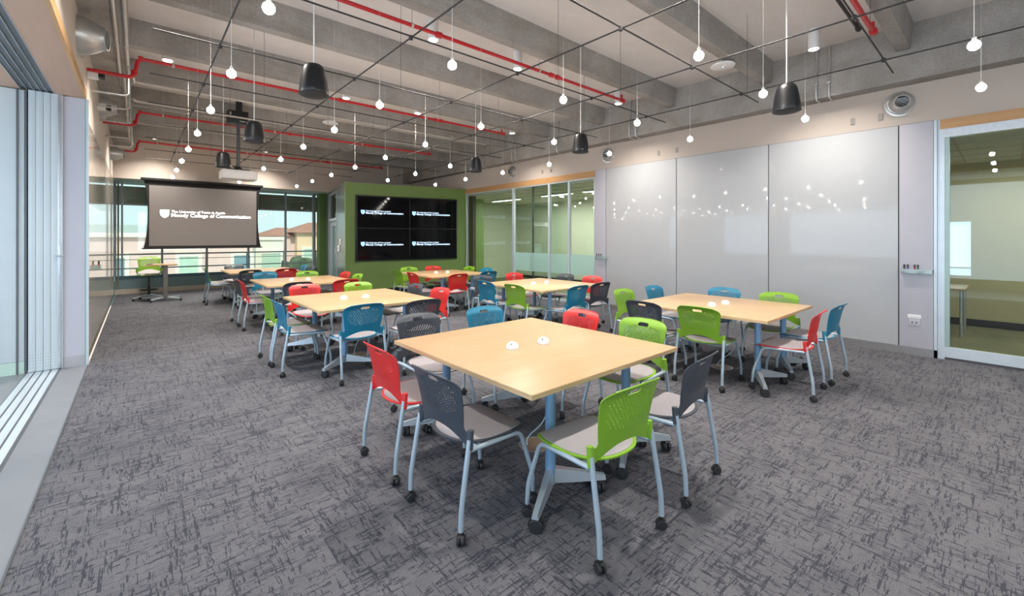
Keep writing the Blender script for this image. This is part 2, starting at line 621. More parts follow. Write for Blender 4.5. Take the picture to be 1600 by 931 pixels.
# wood headers
trim(box(XR - 0.02, 5.96, 2.86, XR + 0.12, 10.93, 3.0), M['orange_wood'], 'oak header over the far glass panels')
trim(box(XR - 0.02, Y0, 2.88, XR + 0.12, 0.545, 3.0), M['orange_wood'], 'oak header over the near glass door')
trim(box(XR - 0.012, Y0, 2.775, XR + 0.10, 0.52, 2.88), M['alu'], 'aluminium head track over the near glass door')
trim(box(XR - 0.01, 5.96, 2.83, XR + 0.10, 10.93, 2.86), M['alu_pale'], 'aluminium head track over the far glass panels')
# kick plate
struct('baseboard_right', box(XR - 0.03, 0.57, 0, XR - 0.001, 5.95, 0.10), M['steel'])
# left wall: plaster over the boards, gallery opening
mb = MB().box(XL - 0.15, 7.22, 2.98, XL, YB, ZS)
mb.box(XL - 0.15, 7.22, 0, XL - 0.012, YB, 2.98)
mb.box(XL - 0.15, Y0, 3.275, XL, 7.22, ZS - 0.0)
struct('wall_left', mb, M['plaster'], smooth=False)
trim(box(XL - 0.02, Y0, 3.178, XL + 0.006, 7.24, 3.275), M['orange_wood'], 'oak edge over the folding wall opening')
# soffit with track recess
mb = MB().box(-0.728, Y0, 3.18, XL - 0.02, 7.22, 3.26).box(-1.35, Y0, 3.18, -0.992, 7.22, 3.26).box(-1.35, Y0, 3.26, XL - 0.12, 7.22, 3.30)
trim(mb, M['left_wood'], 'wood-faced soffit over the opening', smooth=False)
mb = MB()
for k in range(5):
    x = -0.985 + k * 0.052
    mb.box(x, Y0, 3.19, x + 0.040, 7.21, 3.26)
trim(mb, M['alu_dark'], 'grey ceiling track of the folding wall', smooth=False)
mb = MB()
for k in range(6):
    x = -0.992 + k * 0.052
    mb.box(x, Y0, 3.178, x + 0.005, 7.21, 3.262)
trim(mb, M['alu'], 'bright ribs of the ceiling track', smooth=False)
mb = MB()
for k in range(4):
    x = -0.935 + k * 0.064
    mb.box(x, Y0, 0.0, x + 0.050, 7.18, 0.006, bev=0.002)
trim(mb, M['alu_pale'], 'bright floor track of the folding wall')
mb = MB()
mb.box(-0.945, Y0, 0.0, -0.672, 7.18, 0.002)
trim(mb, M['alu_dark'], 'dark channel under the floor track')
trim(box(XL + 0.012, Y0, 0.0, XL + 0.022, 7.22, 0.004), M['alu_dark'], 'metal strip at the carpet edge')
# gallery beyond the opening
struct('wall_gallery', box(-3.75, Y0, 0, -3.6, 7.6, ZS), M['slab'])
struct('ceiling.001', box(-3.6, Y0, 3.24, -1.35, 7.3, 3.30), M['slab'])
struct('wall_gallery_end', MB().box(-3.6, 7.32, 0, XL - 0.15, 7.5, ZS), M['plaster'])
# wall behind the photographer
struct('wall_south', box(-3.75, Y0 - 0.15, 0, 13.2, Y0, ZS), M['plaster'])

# end of the opening: white return panel, glass edge
mb = box(-0.662, 7.205, 0.13, -0.478, 7.225, 3.17)
struct('wall_return', mb, M['panelwhite'], 'white return panel beside the folding wall')
struct('baseboard_return', box(-0.662, 7.200, 0.0, -0.478, 7.225, 0.13), M['teal_ledge'])
bpy.data.objects['baseboard_return'].data.materials[0] = plain('grey_base', (0.40, 0.40, 0.43), 0.5)
trim(box(-0.478, 7.195, 0.0, -0.468, 7.23, 3.17), M['glass_edge'], 'green glass edge at the corner')
trim(box(-0.468, 7.195, 0.0, -0.445, 7.235, 3.17), M['alu_pale'], 'pale corner strip')

# left glass boards
for i, (a, b) in enumerate(((7.24, 9.2), (9.205, 11.2), (11.205, 13.2), (13.205, 15.1))):
    o = box(XL - 0.010, a, 0.10, XL, b, 2.975).obj('glass_board', M['board_left'])
    tag(o, ('cream glossy glass board on the left wall, ' + ['nearest the folding wall', 'second from the folding wall', 'third from the folding wall', 'farthest, beside the back windows'][i]), 'glass board', 'glossy boards on the left wall')
struct('baseboard_left', box(XL - 0.012, 7.24, 0, XL + 0.001, 15.1, 0.10), M['fascia'])

# back wall: bulkhead, soffit, windows
mb = MB().box(XL, 14.6, 3.02, XR, 14.75, ZS)
struct('wall_back', mb, M['plaster'])
struct('ceiling.002', box(XL, 14.75, 3.02, XR, YB, 3.06), M['soffit_out'])
struct('baseboard_back', box(XL, YB - 0.06, 0, 4.8, YB, 0.13), M['cream_base'])
struct('wall_back_low', MB().box(XL, YB, 0.0, 4.8, YB + 0.08, 0.40), M['teal_ledge'])
trim(box(XL, YB - 0.01, 0.40, 4.8, YB + 0.09, 0.485), M['teal_dark'], 'dark teal window ledge')
MX = [XL, 0.506, 1.54, 2.608, 3.667, 4.55]
for i in range(5):
    o = box(MX[i] + 0.02, YB + 0.03, 0.485, MX[i + 1] - 0.02, YB + 0.042, 3.02).obj('window_%d' % (i + 1), M['glass'])
    o['kind'] = 'structure'
    fr = MB()
    fr.box(MX[i] - 0.02, YB - 0.02, 0.485, MX[i] + 0.03, YB + 0.08, 3.02)
    fr.box(MX[i] + 0.03, YB, 2.40, MX[i + 1] - 0.02, YB + 0.06, 2.44)
    fr.obj('window_frame', M['mullion'], o)
trim(box(-0.42, YB - 0.03, 0.2, -0.385, YB + 0.09, 3.02), M['mullion_brown'], 'bronze jamb at the left end of the windows')
trim(box(-0.345, YB - 0.03, 0.485, -0.305, YB + 0.09, 3.02), M['mullion'], 'grey mullion at the left end of the windows')
trim(box(4.52, YB - 0.04, 0.0, 4.60, YB + 0.09, 3.02), M['mullion'], 'grey jamb at the right end of the windows')

# green pod with the display wall
PA = Vector((4.17, 11.55, 0))
PU = Vector((0.984, -0.178, 0)).normalized()     # along the display wall
PV = Vector((0.178, 0.984, 0)).normalized()      # away from the room
PM = Matrix(((PU.x, PV.x, 0, PA.x), (PU.y, PV.y, 0, PA.y), (0, 0, 1, 0), (0, 0, 0, 1)))   # local x along wall, y into pod
mb = MB().box(0, 0, 0.11, 3.50, 0.12, 3.02, mtx=PM)
struct('wall_green', mb, M['green'], 'green display wall')
struct('baseboard_green', box(0.005, -0.002, 0, 3.49, 0.10, 0.11, mtx=PM), M['black'])
mb = MB().box(0, 0.12, 0, 0.10, 1.42, 3.02, mtx=PM).box(0, 3.06, 0, 0.10, 4.3, 3.02, mtx=PM).box(0, 1.42, 2.92, 0.1, 3.06, 3.02, mtx=PM)
struct('wall_pod_side', mb, M['pod_side'], 'grey lacquered side of the green pod')
struct('ceiling.003', box(0.0, 0.0, 3.0, 3.5, 3.6, 3.02, mtx=PM), M['plaster'])
struct('wall_pier', MB().box(4.62, 15.22, 0, 4.95, 15.5, 3.02), M['darkgreen'])
# pod door
d = struct('door_1', MB().box(0.03, 1.48, 0.0, 0.075, 3.0, 0.30, mtx=PM).box(0.03, 1.48, 1.88, 0.075, 3.0, 2.03, mtx=PM)
           .box(0.03, 1.48, 0.3, 0.075, 1.75, 1.88, mtx=PM).box(0.03, 2.6, 0.3, 0.075, 3.0, 1.88, mtx=PM), M['door_grey'], 'grey door in the side of the green pod')
box(0.045, 1.75, 0.30, 0.055, 2.6, 1.88, mtx=PM).obj('door_glass', M['blueglass'], d)
MB().tube([PM @ Vector((-0.03, 1.60, 1.02)), PM @ Vector((-0.03, 1.60, 1.22))], 0.012).box(-0.03, 1.59, 1.1, 0.03, 1.61, 1.13, mtx=PM).obj('door_handle', M['alu'], d)
mb = MB().box(-0.01, 1.42, 0, 0.1, 1.48, 2.92, mtx=PM).box(-0.01, 3.0, 0, 0.1, 3.06, 2.92, mtx=PM).box(-0.01, 1.48, 2.03, 0.1, 3.0, 2.12, mtx=PM).box(-0.01, 1.48, 2.86, 0.1, 3.0, 2.92, mtx=PM)
mb.obj('door_frame', M['door_grey'], d)
o = struct('window_6', box(0.04, 1.48, 2.12, 0.055, 3.0, 2.86, mtx=PM), plain('dark_transom_glass', (0.03, 0.025, 0.035), 0.05), 'dark transom glass over the pod door')

# right-hand glass front (far)
FY = [5.96, 6.727, 7.372, 8.71, 10.93]
mb = MB()
for y, w in ((5.975, 0.03), (6.727, 0.05), (7.372, 0.06), (8.71, 0.075), (10.90, 0.03)):
    mb.box(XR - 0.005, y - w / 2, 0, XR + 0.06, y + w / 2, 2.83)
trim(mb, M['alu_pale'], 'pale aluminium stiles of the far glass panels', smooth=False)
for i in range(4):
    a, b = FY[i] + 0.03, FY[i + 1] - 0.03
    o = box(XR + 0.022, a, 0.06, XR + 0.030, b, 2.83).obj('window_%d' % (7 + i), M['glass_green'])
    o['kind'] = 'structure'
    if i < 3:
        box(XR + 0.018, a, 0.66, XR + 0.0215, b, 1.13).obj('frosted_band', M['frost'], o)
    box(XR + 0.005, a, 0.0, XR + 0.05, b, 0.06).obj('bottom_rail', M['alu_pale'], o)
# second sliding leaf behind, with darker stile
o = struct('window_11', box(XR + 0.075, 6.80, 0.02, XR + 0.083, 8.02, 2.83), M['glass_green'], 'second sliding glass leaf')
MB().box(XR + 0.07, 8.00, 0, XR + 0.10, 8.04, 2.83).obj('stile', M['alu_dark'], o)
MB().tube([(XR - 0.02, 8.71, 1.0), (XR - 0.02, 8.71, 1.2)], 0.01).obj('pull_handle', M['alu'], bpy.data.objects['window_10'])
# near glass door
d = struct('door_2', MB().box(XR - 0.01, 0.505, 0.0, XR + 0.05, 0.568, 3.0).box(XR - 0.01, Y0, 0.03, XR + 0.05, 0.505, 0.155), M['alu_pale'], 'pale aluminium frame of the near sliding glass door')
box(XR + 0.018, Y0, 0.155, XR + 0.028, 0.505, 2.78).obj('door_glass', M['glass_green'], d)
box(XR - 0.004, 0.46, 0.155, XR + 0.045, 0.506, 2.78).obj('door_stile', plain('greenish_stile', (0.36, 0.48, 0.46), 0.4, metal=0.3), d)
trim(box(XR - 0.005, Y0, 0.0, XR + 0.04, 0.5, 0.03), M['seam'], 'dark strip standing in for the shaded gap under the near glass door')  # dark strip drawn in place of the shaded gap below the bottom rail
# neighbouring rooms behind the right wall
struct('floor.002', box(XR + 0.02, Y0, -0.15, 13.2, YB, -0.001), M['olive_carpet'])
struct('ceiling.004', MB().box(XR + 0.15, Y0, 2.80, 13.2, YB, 2.95), M['tile_dim'])
mb = MB()
for k in range(9):
    mb.box(XR + 0.2 + k * 0.62, Y0, 2.792, XR + 0.225 + k * 0.62, YB, 2.80)
for k in range(31):
    mb.box(XR + 0.15, Y0 + 0.1 + k * 0.62, 2.792, 13.2, Y0 + 0.125 + k * 0.62, 2.80)
trim(mb, M['cream_base'], 'ceiling grid of the neighbouring room', smooth=False)
mb = MB().box(10.85, Y0, 0.12, 10.95, 0.40, 2.8).box(10.85, 0.80, 0.12, 10.95, 4.0, 2.8).box(10.85, 0.40, 1.80, 10.95, 0.80, 2.8).box(10.85, 0.40, 0.12, 10.95, 0.80, 0.86)
struct('wall_far_room', mb, M['olive_wall'])
struct('baseboard_far_room', box(10.83, Y0, 0, 10.95, 4.0, 0.12), M['black'])
o = struct('window_12', box(10.93, 0.40, 0.86, 10.945, 0.80, 1.80), M['window_dusk'], 'bright blue window in the far room')
box(10.84, 0.40, 0.98, 10.93, 0.80, 1.01).obj('window_sill', M['white'], o)
struct('wall_partition', box(XR + 0.15, 4.0, 0, 13.2, 4.15, 2.8), M['olive_wall'])
mb = MB().box(11.2, 4.15, 0, 11.3, YB, 2.8)
mb.box(XR + 0.15, 12.6, 0, 11.2, 12.7, 2.8)
struct('wall_lime', mb, M['lime_wall'])
struct('baseboard_lime', box(11.18, 4.15, 0, 11.2, 12.6, 0.1), M['black'])
struct('wall_green_pier', box(8.35, 11.5, 0, 8.75, 12.3, 2.8), M['green'])
struct('wall_jamb', box(XR + 0.13, 10.72, 0, 7.85, 10.95, 2.8), M['brown'])
light('far_room_lamp', 'AREA', (9.4, -0.5, 2.7), 28, (1, 0.98, 0.88), (0, 0, 0), shape='RECTANGLE', size=1.6, size_y=2.0)
light('glass_room_lamp', 'AREA', (9.6, 8.2, 2.7), 95, (1, 1, 0.95), (0, 0, 0), shape='RECTANGLE', size=1.6, size_y=5.0)
for i, (x, y, l) in enumerate(((9.3, 11.0, 1.4), (9.2, 7.0, 1.2), (9.2, 8.6, 1.2), (10.4, 6.2, 1.2))):
    t = thing('ceiling_strip_light', ['white strip light behind the farthest glass panel', 'white strip light behind the narrow glass panel nearest the whiteboards', 'white strip light behind the middle glass panels', 'white strip light deepest in the glass room'][i], 'ceiling light', (x, y, 2.79), 0, 'strip lights in the glass room')
    box(-0.07, -l / 2, -0.03, 0.07, l / 2, 0.0, bev=0.005).obj('housing', M['white'], t)
    box(-0.055, -l / 2 + 0.02, -0.036, 0.055, l / 2 - 0.02, -0.03).obj('diffuser', M['strip'], t)
# desk and chair in the far right room
t = thing('desk', 'grey desk seen through the near glass door', 'desk', (9.9, 0.9, 0))
box(-0.45, -0.5, 0.71, 0.45, 0.5, 0.74, bev=0.005).obj('desktop', M['maple'], t)
for sx in (-0.4, 0.4):
    for sy in (-0.45, 0.45):
        MB().tube([(sx, sy, 0), (sx, sy, 0.71)], 0.02).obj('leg', M['alu'], t)

# ================================================================== WHITEBOARDS
BY = [(4.045, 5.64), (2.49, 4.04), (0.935, 2.485)]
for i, (a, b) in enumerate(BY):
    t = thing('whiteboard', 'large white glass whiteboard panel, ' + ['beside the far glass panels', 'middle one of the three', 'nearest the marker shelf and power outlet'][i], 'whiteboard', (XR - 0.03, (a + b) / 2, 0.10), 0, 'tall whiteboard panels on the right wall')
    h = (b - a) / 2
    box(0, -h + 0.004, 0, 0.018, h - 0.004, 2.90, bev=0.002).obj('writing_surface', M['board'], t)
    box(0.010, -h - 0.003, 0, 0.028, h + 0.003, 2.905).obj('backing', M['seam'], t)
for i, (a, b) in enumerate(((5.645, 5.945), (0.60, 0.93))):
    t = thing('wall_panel', ['narrow white wall panel between the whiteboards and far glass', 'narrow white wall panel beside the near glass door'][i], 'wall panel', (XR - 0.03, (a + b) / 2, 0.10))
    h = (b - a) / 2
    box(0, -h + 0.004, 0, 0.02, h - 0.004, 2.90, bev=0.002).obj('face', M['panelwhite'], t)
    box(0.010, -h - 0.002, 0, 0.028, h + 0.002, 2.905).obj('backing', M['seam'], t)
trim(box(XR - 0.03, 0.57, 0.0, XR, 0.60, 3.0), M['alu_pale'], 'pale edge strip beside the near glass door')
# power outlet
t = thing('power_outlet', 'white power outlet low on the narrow right panel', 'outlet', (XR - 0.032, 0.78, 0.455))
box(-0.008, -0.065, 0.02, 0, 0.065, 0.07, bev=0.003).obj('cover', M['white'], t)
box(-0.006, -0.055, -0.075, 0, 0.055, 0.015, bev=0.003).obj('faceplate', M['panelwhite'], t)
for s in (-1, 1):
    box(-0.0075, s * 0.02 - 0.006, -0.045, -0.005, s * 0.02 + 0.006, -0.02).obj('socket', M['seam'], t)


def marker_rack(loc, rz, label, cols, rod=True):
    t = thing('marker_rack', label, 'marker rack', loc, rz)
    mb = MB().box(-0.15, -0.055, 0, 0.15, 0, 0.004).box(-0.15, -0.055, 0, 0.15, -0.05, 0.055).box(-0.15, -0.055, 0, -0.145, 0, 0.055).box(0.145, -0.055, 0, 0.15, 0, 0.055)
    mb.obj('tray', glass_mat('clear_acrylic', (0.80, 0.90, 0.88), 0.1, 0.35, (0.75, 0.82, 0.82)), t)
    for (x, c, nm) in cols:
        g = thing('marker', '%s marker standing in the %s' % (nm, label.split(' on ')[0].replace('clear ', '') + ' on ' + label.split(' on ')[1]), 'marker', (0, 0, 0))
        g.matrix_world = Matrix.Translation(loc) @ Matrix.Rotation(rz, 4, 'Z') @ Matrix.Translation((x, -0.03, 0.006))
        MB().lathe([(0.008, 0), (0.0085, 0.004), (0.0085, 0.085), (0.007, 0.09)], 10).obj('barrel', M['mk_' + c], g)
        MB().lathe([(0.0092, 0.0), (0.0092, 0.03), (0.0085, 0.031)], 10, Matrix.Translation((0, 0, 0.075))).obj('cap', M['mk_black'], g)
    return t


marker_rack((XR - 0.031, 0.755, 1.06), radians(-90), 'clear marker rack on the narrow right panel', [(-0.12, 'black', 'leftmost black'), (-0.085, 'blue', 'blue'), (-0.02, 'red', 'dark red'), (0.012, 'green', 'green')])
marker_rack((XR - 0.031, 5.75, 1.06), radians(-90), 'clear marker rack on the far white panel', [(-0.12, 'black', 'black'), (-0.06, 'blue', 'blue'), (0.0, 'green', 'green')])
marker_rack((XL + 0.001, 8.85, 1.06), radians(90), 'clear marker rack on the left glass board', [(-0.08, 'red', 'red'), (0.02, 'black', 'black')])

# ================================================================== FOLDING WALL LEAVES
for k in range(4):
    x = -0.93 + k * 0.058
    t = thing('sliding_panel', ['pale folding wall leaf, outermost of the stack beside the frosted panel', 'pale folding wall leaf, second in the stack', 'pale folding wall leaf, third in the stack', 'pale folding wall leaf with lock, innermost of the stack'][k], 'sliding panel', (x, 7.19, 0.008), 0, 'stacked leaves of the folding wall')
    box(0.001, 0, 0.0, 0.0565, 0.10, 3.17, bev=0.002).obj('leaf', M['partition'], t)
    mb = MB()
    for j in range(5):
        for q in (0.018, 0.038):
            mb.lathe([(0.003, 0), (0.003, 0.002)], 8, Matrix.Translation((q, 0, 0.05 + 0.035 * j)) @ Matrix.Rotation(radians(90), 4, 'X'))
    mb.obj('rivets', M['alu_dark'], t)
t = thing('sliding_panel', 'aluminium lead leaf of the folding wall with lever lock', 'sliding panel', (-0.70, 7.19, 0.008), 0, 'stacked leaves of the folding wall')
box(0.0, 0.0, 0.0, 0.034, 0.10, 3.17, bev=0.003).obj('leaf', M['alu'], t)
h = MB().box(0.008, -0.008, 1.08, 0.026, 0, 1.42, bev=0.003).obj('lock_plate', M['alu_pale'], t)
MB().tube([(-0.02, -0.03, 1.30), (0.055, -0.03, 1.30)], 0.009).tube([(0.017, -0.03, 1.30), (0.017, 0, 1.30)], 0.007).obj('lever', M['alu'], h)
t = thing('fixed_panel', 'pale fixed panel at the left edge with a greenish glass base', 'wall panel', (-1.30, 7.21, 0))
box(0, 0, 0.14, 0.34, 0.03, 3.17, bev=0.003).obj('face', M['partition'], t)
box(0.0, -0.004, 0.0, 0.34, 0.03, 0.138).obj('glass_base', plain('mint_glass_base', (0.50, 0.66, 0.58), 0.15), t)
box(0.28, -0.012, 0.0, 0.295, 0.03, 3.17).obj('edge_strip', M['alu_dark'], t)
box(0.145, -0.005, 0.0, 0.15, 0.03, 3.17).obj('edge_strip', M['alu_dark'], t)
trim(box(-0.955, 7.19, 0, -0.94, 7.25, 3.18), M['alu_dark'], 'grey jamb outside the stacked leaves')
trim(box(-0.665, 7.185, 0, -0.66, 7.25, 3.18), M['alu_pale'], 'pale jamb inside the stacked leaves')


# ================================================================== LOGO (shield and two lines of lettering)
def shield_mb(w, h):
    mb = MB()
    out = []
    n = 12
    for k in range(n + 1):
        a = k / n
        y = -h * (0.45 + 0.55 * math.sin(a * pi / 2)) if False else None
    pts = [(-w / 2, h / 2), (-w * 0.25, h * 0.47), (0, h / 2 + h * 0.02), (w * 0.25, h * 0.47), (w / 2, h / 2)]
    side = [(w / 2, h * 0.1), (w * 0.47, -h * 0.1), (w * 0.36, -h * 0.28), (w * 0.2, -h * 0.41), (0, -h / 2)]
    poly = pts + side + [(-x, z) for x, z in side[-2::-1]]
    mb.add([(x, 0, z) for x, z in poly] + [(x, -0.002, z) for x, z in poly],
           [tuple(range(len(poly))), tuple(range(2 * len(poly) - 1, len(poly) - 1, -1))] +
           [(i, (i + 1) % len(poly), (i + 1) % len(poly) + len(poly), i + len(poly)) for i in range(len(poly))])
    return mb


def shield_marks(w, h):
    mb = MB()
    y0, y1 = -0.004, -0.0022

    def star(cx, cz, r):
        pts = []
        for k in range(10):
            rr = r if k % 2 == 0 else r * 0.42
            pts.append((cx + rr * sin(k * pi / 5), cz + rr * cos(k * pi / 5)))
        mb.add([(x, y0, z) for x, z in pts] + [(cx, y0, cz)], [(i, (i + 1) % 10, 10) for i in range(10)])
    star(-w * 0.27, h * 0.26, w * 0.10)
    star(w * 0.27, h * 0.26, w * 0.10)
    for (a, b, c_, d_) in ((-0.36, 0.08, -0.02, -0.02), (0.36, 0.08, 0.02, -0.02)):
        mb.add([(a * w, y0, b * h), (c_ * w, y0, d_ * h), (c_ * w, y0, (d_ - 0.05) * h), (a * w, y0, (b - 0.05) * h)], [(0, 1, 2, 3)])
    mb.add([(-w * .16, y0, -h * .2), (0, y0, -h * .33), (w * .16, y0, -h * .2), (w * .12, y0, -h * .16), (0, y0, -h * .27), (-w * .12, y0, -h * .16)], [(0, 1, 4, 5), (1, 2, 3, 4)])
    return mb


def logo(parent, x, y, z, total, m_text, m_shield, m_mark):
    """x: left end, z: middle, total: full width; faces -y"""
    sw = total * 0.093
    sh = sw * 1.12
    o = shield_mb(sw, sh).obj('shield_emblem', m_shield, parent, (x + sw / 2, y, z), smooth=False)
    shield_marks(sw, sh).obj('emblem_marks', m_mark, o, (0, 0, 0), smooth=False)
    tx = x + sw * 1.22
    text_obj('lettering', 'Moody College of Communication', total - sw * 1.22, m_text, parent, (tx, y, z - sh * 0.34), bold=0.009)
    text_obj('lettering', 'The University of Texas at Austin', (total - sw * 1.22) * 0.655, m_text, parent, (tx, y, z + sh * 0.17), bold=0.009)


# ================================================================== PROJECTION SCREEN
t = thing('projection_screen', 'tab-tensioned projection screen with black border hanging before the back windows', 'projection screen', (0.10, 14.45, 0))
n = 12
vs, fs = [], []
for k in range(n + 1):
    a = k / n
    z = 1.245 + a * (3.03 - 1.245)
    cv = 0.085 * (1 - (2 * a - 1) ** 2) ** 0.8
    for x in (cv, 2.64 - cv):
        for y in (0.0, 0.004):
            vs.append((x, y, z))
for k in range(n):
    b = k * 4
    fs += [(b, b + 2, b + 6, b + 4), (b + 1, b + 5, b + 7, b + 3), (b, b + 4, b + 5, b + 1), (b + 2, b + 3, b + 7, b + 6)]
fs += [(0, 1, 3, 2), (n * 4, n * 4 + 2, n * 4 + 3, n * 4 + 1)]
MB().add(vs, fs).obj('border', M['screen_black'], t)
sf = box(0.115, -0.003, 1.305, 2.52, -0.0005, 2.875).obj('image_surface', M['screen'], t)
logo(t, 0.33, -0.005, 2.145, 2.04, M['white_text'], M['white_text'], M['screen'])
MB().tube([(-0.03, 0, 1.24), (2.67, 0, 1.24)], 0.016).obj('bottom_bar', M['screen_black'], t)
box(-0.05, -0.05, 3.0, 2.69, 0.152, 3.06, bev=0.01).obj('housing', M['screen_black'], t)

# ================================================================== VIDEO WALL
u0, u1, z0, z1 = 0.274, 3.157, 0.915, 2.643
um, zm = (u0 + u1) / 2, (z0 + z1) / 2
t = thing('mounting_frame', 'black surround frame of the display wall on the green wall', 'frame', PM @ Vector((0, 0, 0)), math.atan2(PU.y, PU.x))
mb = MB().box(u0 - 0.03, -0.06, z0 - 0.03, u1 + 0.03, -0.002, z1 + 0.03, bev=0.006)
mb.obj('surround', M['bezel'], t)
DT = [('upper left', u0, zm, um, z1), ('upper right', um, zm, u1, z1), ('lower left', u0, z0, um, zm), ('lower right', um, z0, u1, zm)]
for (nm, a, b, c_, d_) in DT:
    t = thing('display', 'black flat display with a blue-white logo, %s of the four on the green wall' % nm, 'display', PM @ Vector((a, -0.062, b)), math.atan2(PU.y, PU.x), 'displays of the green video wall')
    w, h = c_ - a, d_ - b
    box(0.002, -0.03, 0.002, w - 0.002, 0, h - 0.002, bev=0.002).obj('bezel', M['bezel'], t)
    box(0.012, -0.032, 0.012, w - 0.012, -0.0305, h - 0.012).obj('panel', M['display'], t)
    lx = (0.10 if 'left' in nm else 0.07) * 1.0
    logo(t, lx, -0.034, h * (0.50 if 'upper' in nm else 0.50), w * 0.80, M['blue_text'], M['blue_shield'], M['blue_text'])

# paper / switches on the pod corner
t = thing('wall_switch', 'small white control plate on the side of the green pod', 'switch', PM @ Vector((0, 0.80, 1.40)), math.atan2(PU.y, PU.x))
box(-0.012, -0.10, -0.09, 0, 0.10, 0.09, bev=0.003).obj('faceplate', M['white'], t)
box(-0.016, -0.05, -0.05, -0.012, 0.05, 0.05, bev=0.002).obj('button', M['paper'], t)
t = thing('card_reader', 'pale card reader below the control plate beside the pod door', 'card reader', PM @ Vector((0, 1.02, 1.20)), math.atan2(PU.y, PU.x))
box(-0.03, -0.14, -0.08, 0, 0.14, 0.10, bev=0.01).obj('body', M['white'], t)
box(-0.034, -0.04, -0.01, -0.03, 0.04, 0.06).obj('window', M['blueglass'], t)

# ================================================================== TABLES
TX, TY, TH = 0.72, 0.76, 0.735
TABLES = {
    'T1': (2.20, 2.31, 'nearest square table'),
    'T2': (2.18, 5.57, 'second table of the left row'),
    'T3': (2.30, 8.55, 'third table of the left row'),
    'T7': (2.25, 11.90, 'rearmost table of the left row'),
    'T6': (5.17, 2.23, 'table nearest the whiteboards'),
    'T4': (5.21, 5.22, 'middle table of the right row'),
    'T5': (5.16, 8.27, 'farthest table of the right row'),
}


def caster(x, y, r=0.032, w=0.022, ang=0.0):
    """twin wheel caster, stem top at z = 2r + 0.03"""
    mb = MB()
    R = Matrix.Translation((x, y, r)) @ Matrix.Rotation(ang, 4, 'Z') @ Matrix.Rotation(radians(90), 4, 'Y')
    for s in (-1, 1):
        mb.lathe([(r * 0.35, s * 0.004), (r * 0.92, s * 0.004), (r, s * 0.008), (r, s * (w - 0.005)), (r * 0.85, s * w), (r * 0.3, s * (w + 0.001))], 18, R)
    # hood
    Q = Matrix.Translation((x, y, r)) @ Matrix.Rotation(ang, 4, 'Z')
    vs, fs = [], []
    m = 9
    for k in range(m):
        a = radians(-15 + k * 150 / (m - 1))
        for q in (r * 1.04, r * 1.18):
            for xx in (-w * 0.55, w * 0.55):
                vs.append(Q @ Vector((xx, q * cos(a), q * sin(a))))
    for k in range(m - 1):
        b = k * 4
        fs += [(b, b + 4, b + 5, b + 1), (b + 2, b + 3, b + 7, b + 6), (b, b + 2, b + 6, b + 4), (b + 1, b + 5, b + 7, b + 3)]
    fs += [(0, 1, 3, 2), (m * 4 - 4, m * 4 - 2, m * 4 - 1, m * 4 - 3)]
    mb.add(vs, fs)
    mb.tube([Q @ Vector((0, 0, r * 0.6)), Q @ Vector((0, 0, r + 0.02))], r * 0.25, 8)
    return mb


def make_table():
    t = thing('square_table', '', 'table', (0, 0, 0), 0, 'square maple tables')
    b = box(-TX, -TY, TH - 0.028, TX, TY, TH, bev=0.003).obj('tabletop', M['maple'], t)
    mb = MB().box(-TX - 0.002, -TY - 0.002, TH - 0.027, TX + 0.002, -TY + 0.001, TH - 0.003).box(-TX - 0.002, TY - 0.001, TH - 0.027, TX + 0.002, TY + 0.002, TH - 0.003)
    mb.box(-TX - 0.002, -TY, TH - 0.027, -TX + 0.001, TY, TH - 0.003).box(TX - 0.001, -TY, TH - 0.027, TX + 0.002, TY, TH - 0.003)
    mb.obj('edge_band', M['maple_edge'], b)
    for sx in (-1, 1):
        box(sx * 0.38 - 0.03, -0.66, TH - 0.066, sx * 0.38 + 0.03, 0.66, TH - 0.0285, bev=0.004).obj('under_rail', M['foot'], t)
        for sy in (-1, 1):
            cx, cy = sx * 0.38, sy * 0.56
            mb = MB().lathe([(0.032, 0.09), (0.034, 0.10), (0.031, 0.14), (0.031, TH - 0.08), (0.05, TH - 0.067)], 20, Matrix.Translation((cx, cy, 0)))
            lg = mb.obj('leg', M['column'], t)
            for ax in (-1, 1):
                tip = Vector((cx + ax * 0.265, cy + sy * 0.155, 0.0))
                d_ = (tip - Vector((cx, cy, 0)))
                L = d_.length
                d_.normalize()
                nx = Vector((-d_.y, d_.x, 0))
                vs = []
                for (s_, w_, za, zb) in ((0.0, 0.028, 0.10, 0.185), (0.5, 0.024, 0.088, 0.150), (1.0, 0.019, 0.078, 0.105)):
                    c0 = Vector((cx, cy, 0)) + d_ * (L * s_ + (0.03 if s_ == 1 else 0))
                    for q in (-1, 1):
                        vs.append(c0 + nx * (w_ * q) + Vector((0, 0, za)))
                    for q in (1, -1):
                        vs.append(c0 + nx * (w_ * q * 0.72) + Vector((0, 0, zb)))
                fs = [(0, 1, 2, 3), (11, 10, 9, 8)]
                for k in range(2):
                    for j in range(4):
                        fs.append((k * 4 + j, k * 4 + (j + 1) % 4, (k + 1) * 4 + (j + 1) % 4, (k + 1) * 4 + j))
                MB().add(vs, fs).obj('foot', M['foot'], lg)
                caster(tip.x, tip.y, 0.037, 0.026, 0.6 * ax * sy).obj('caster', M['rubber'], lg)
    return t


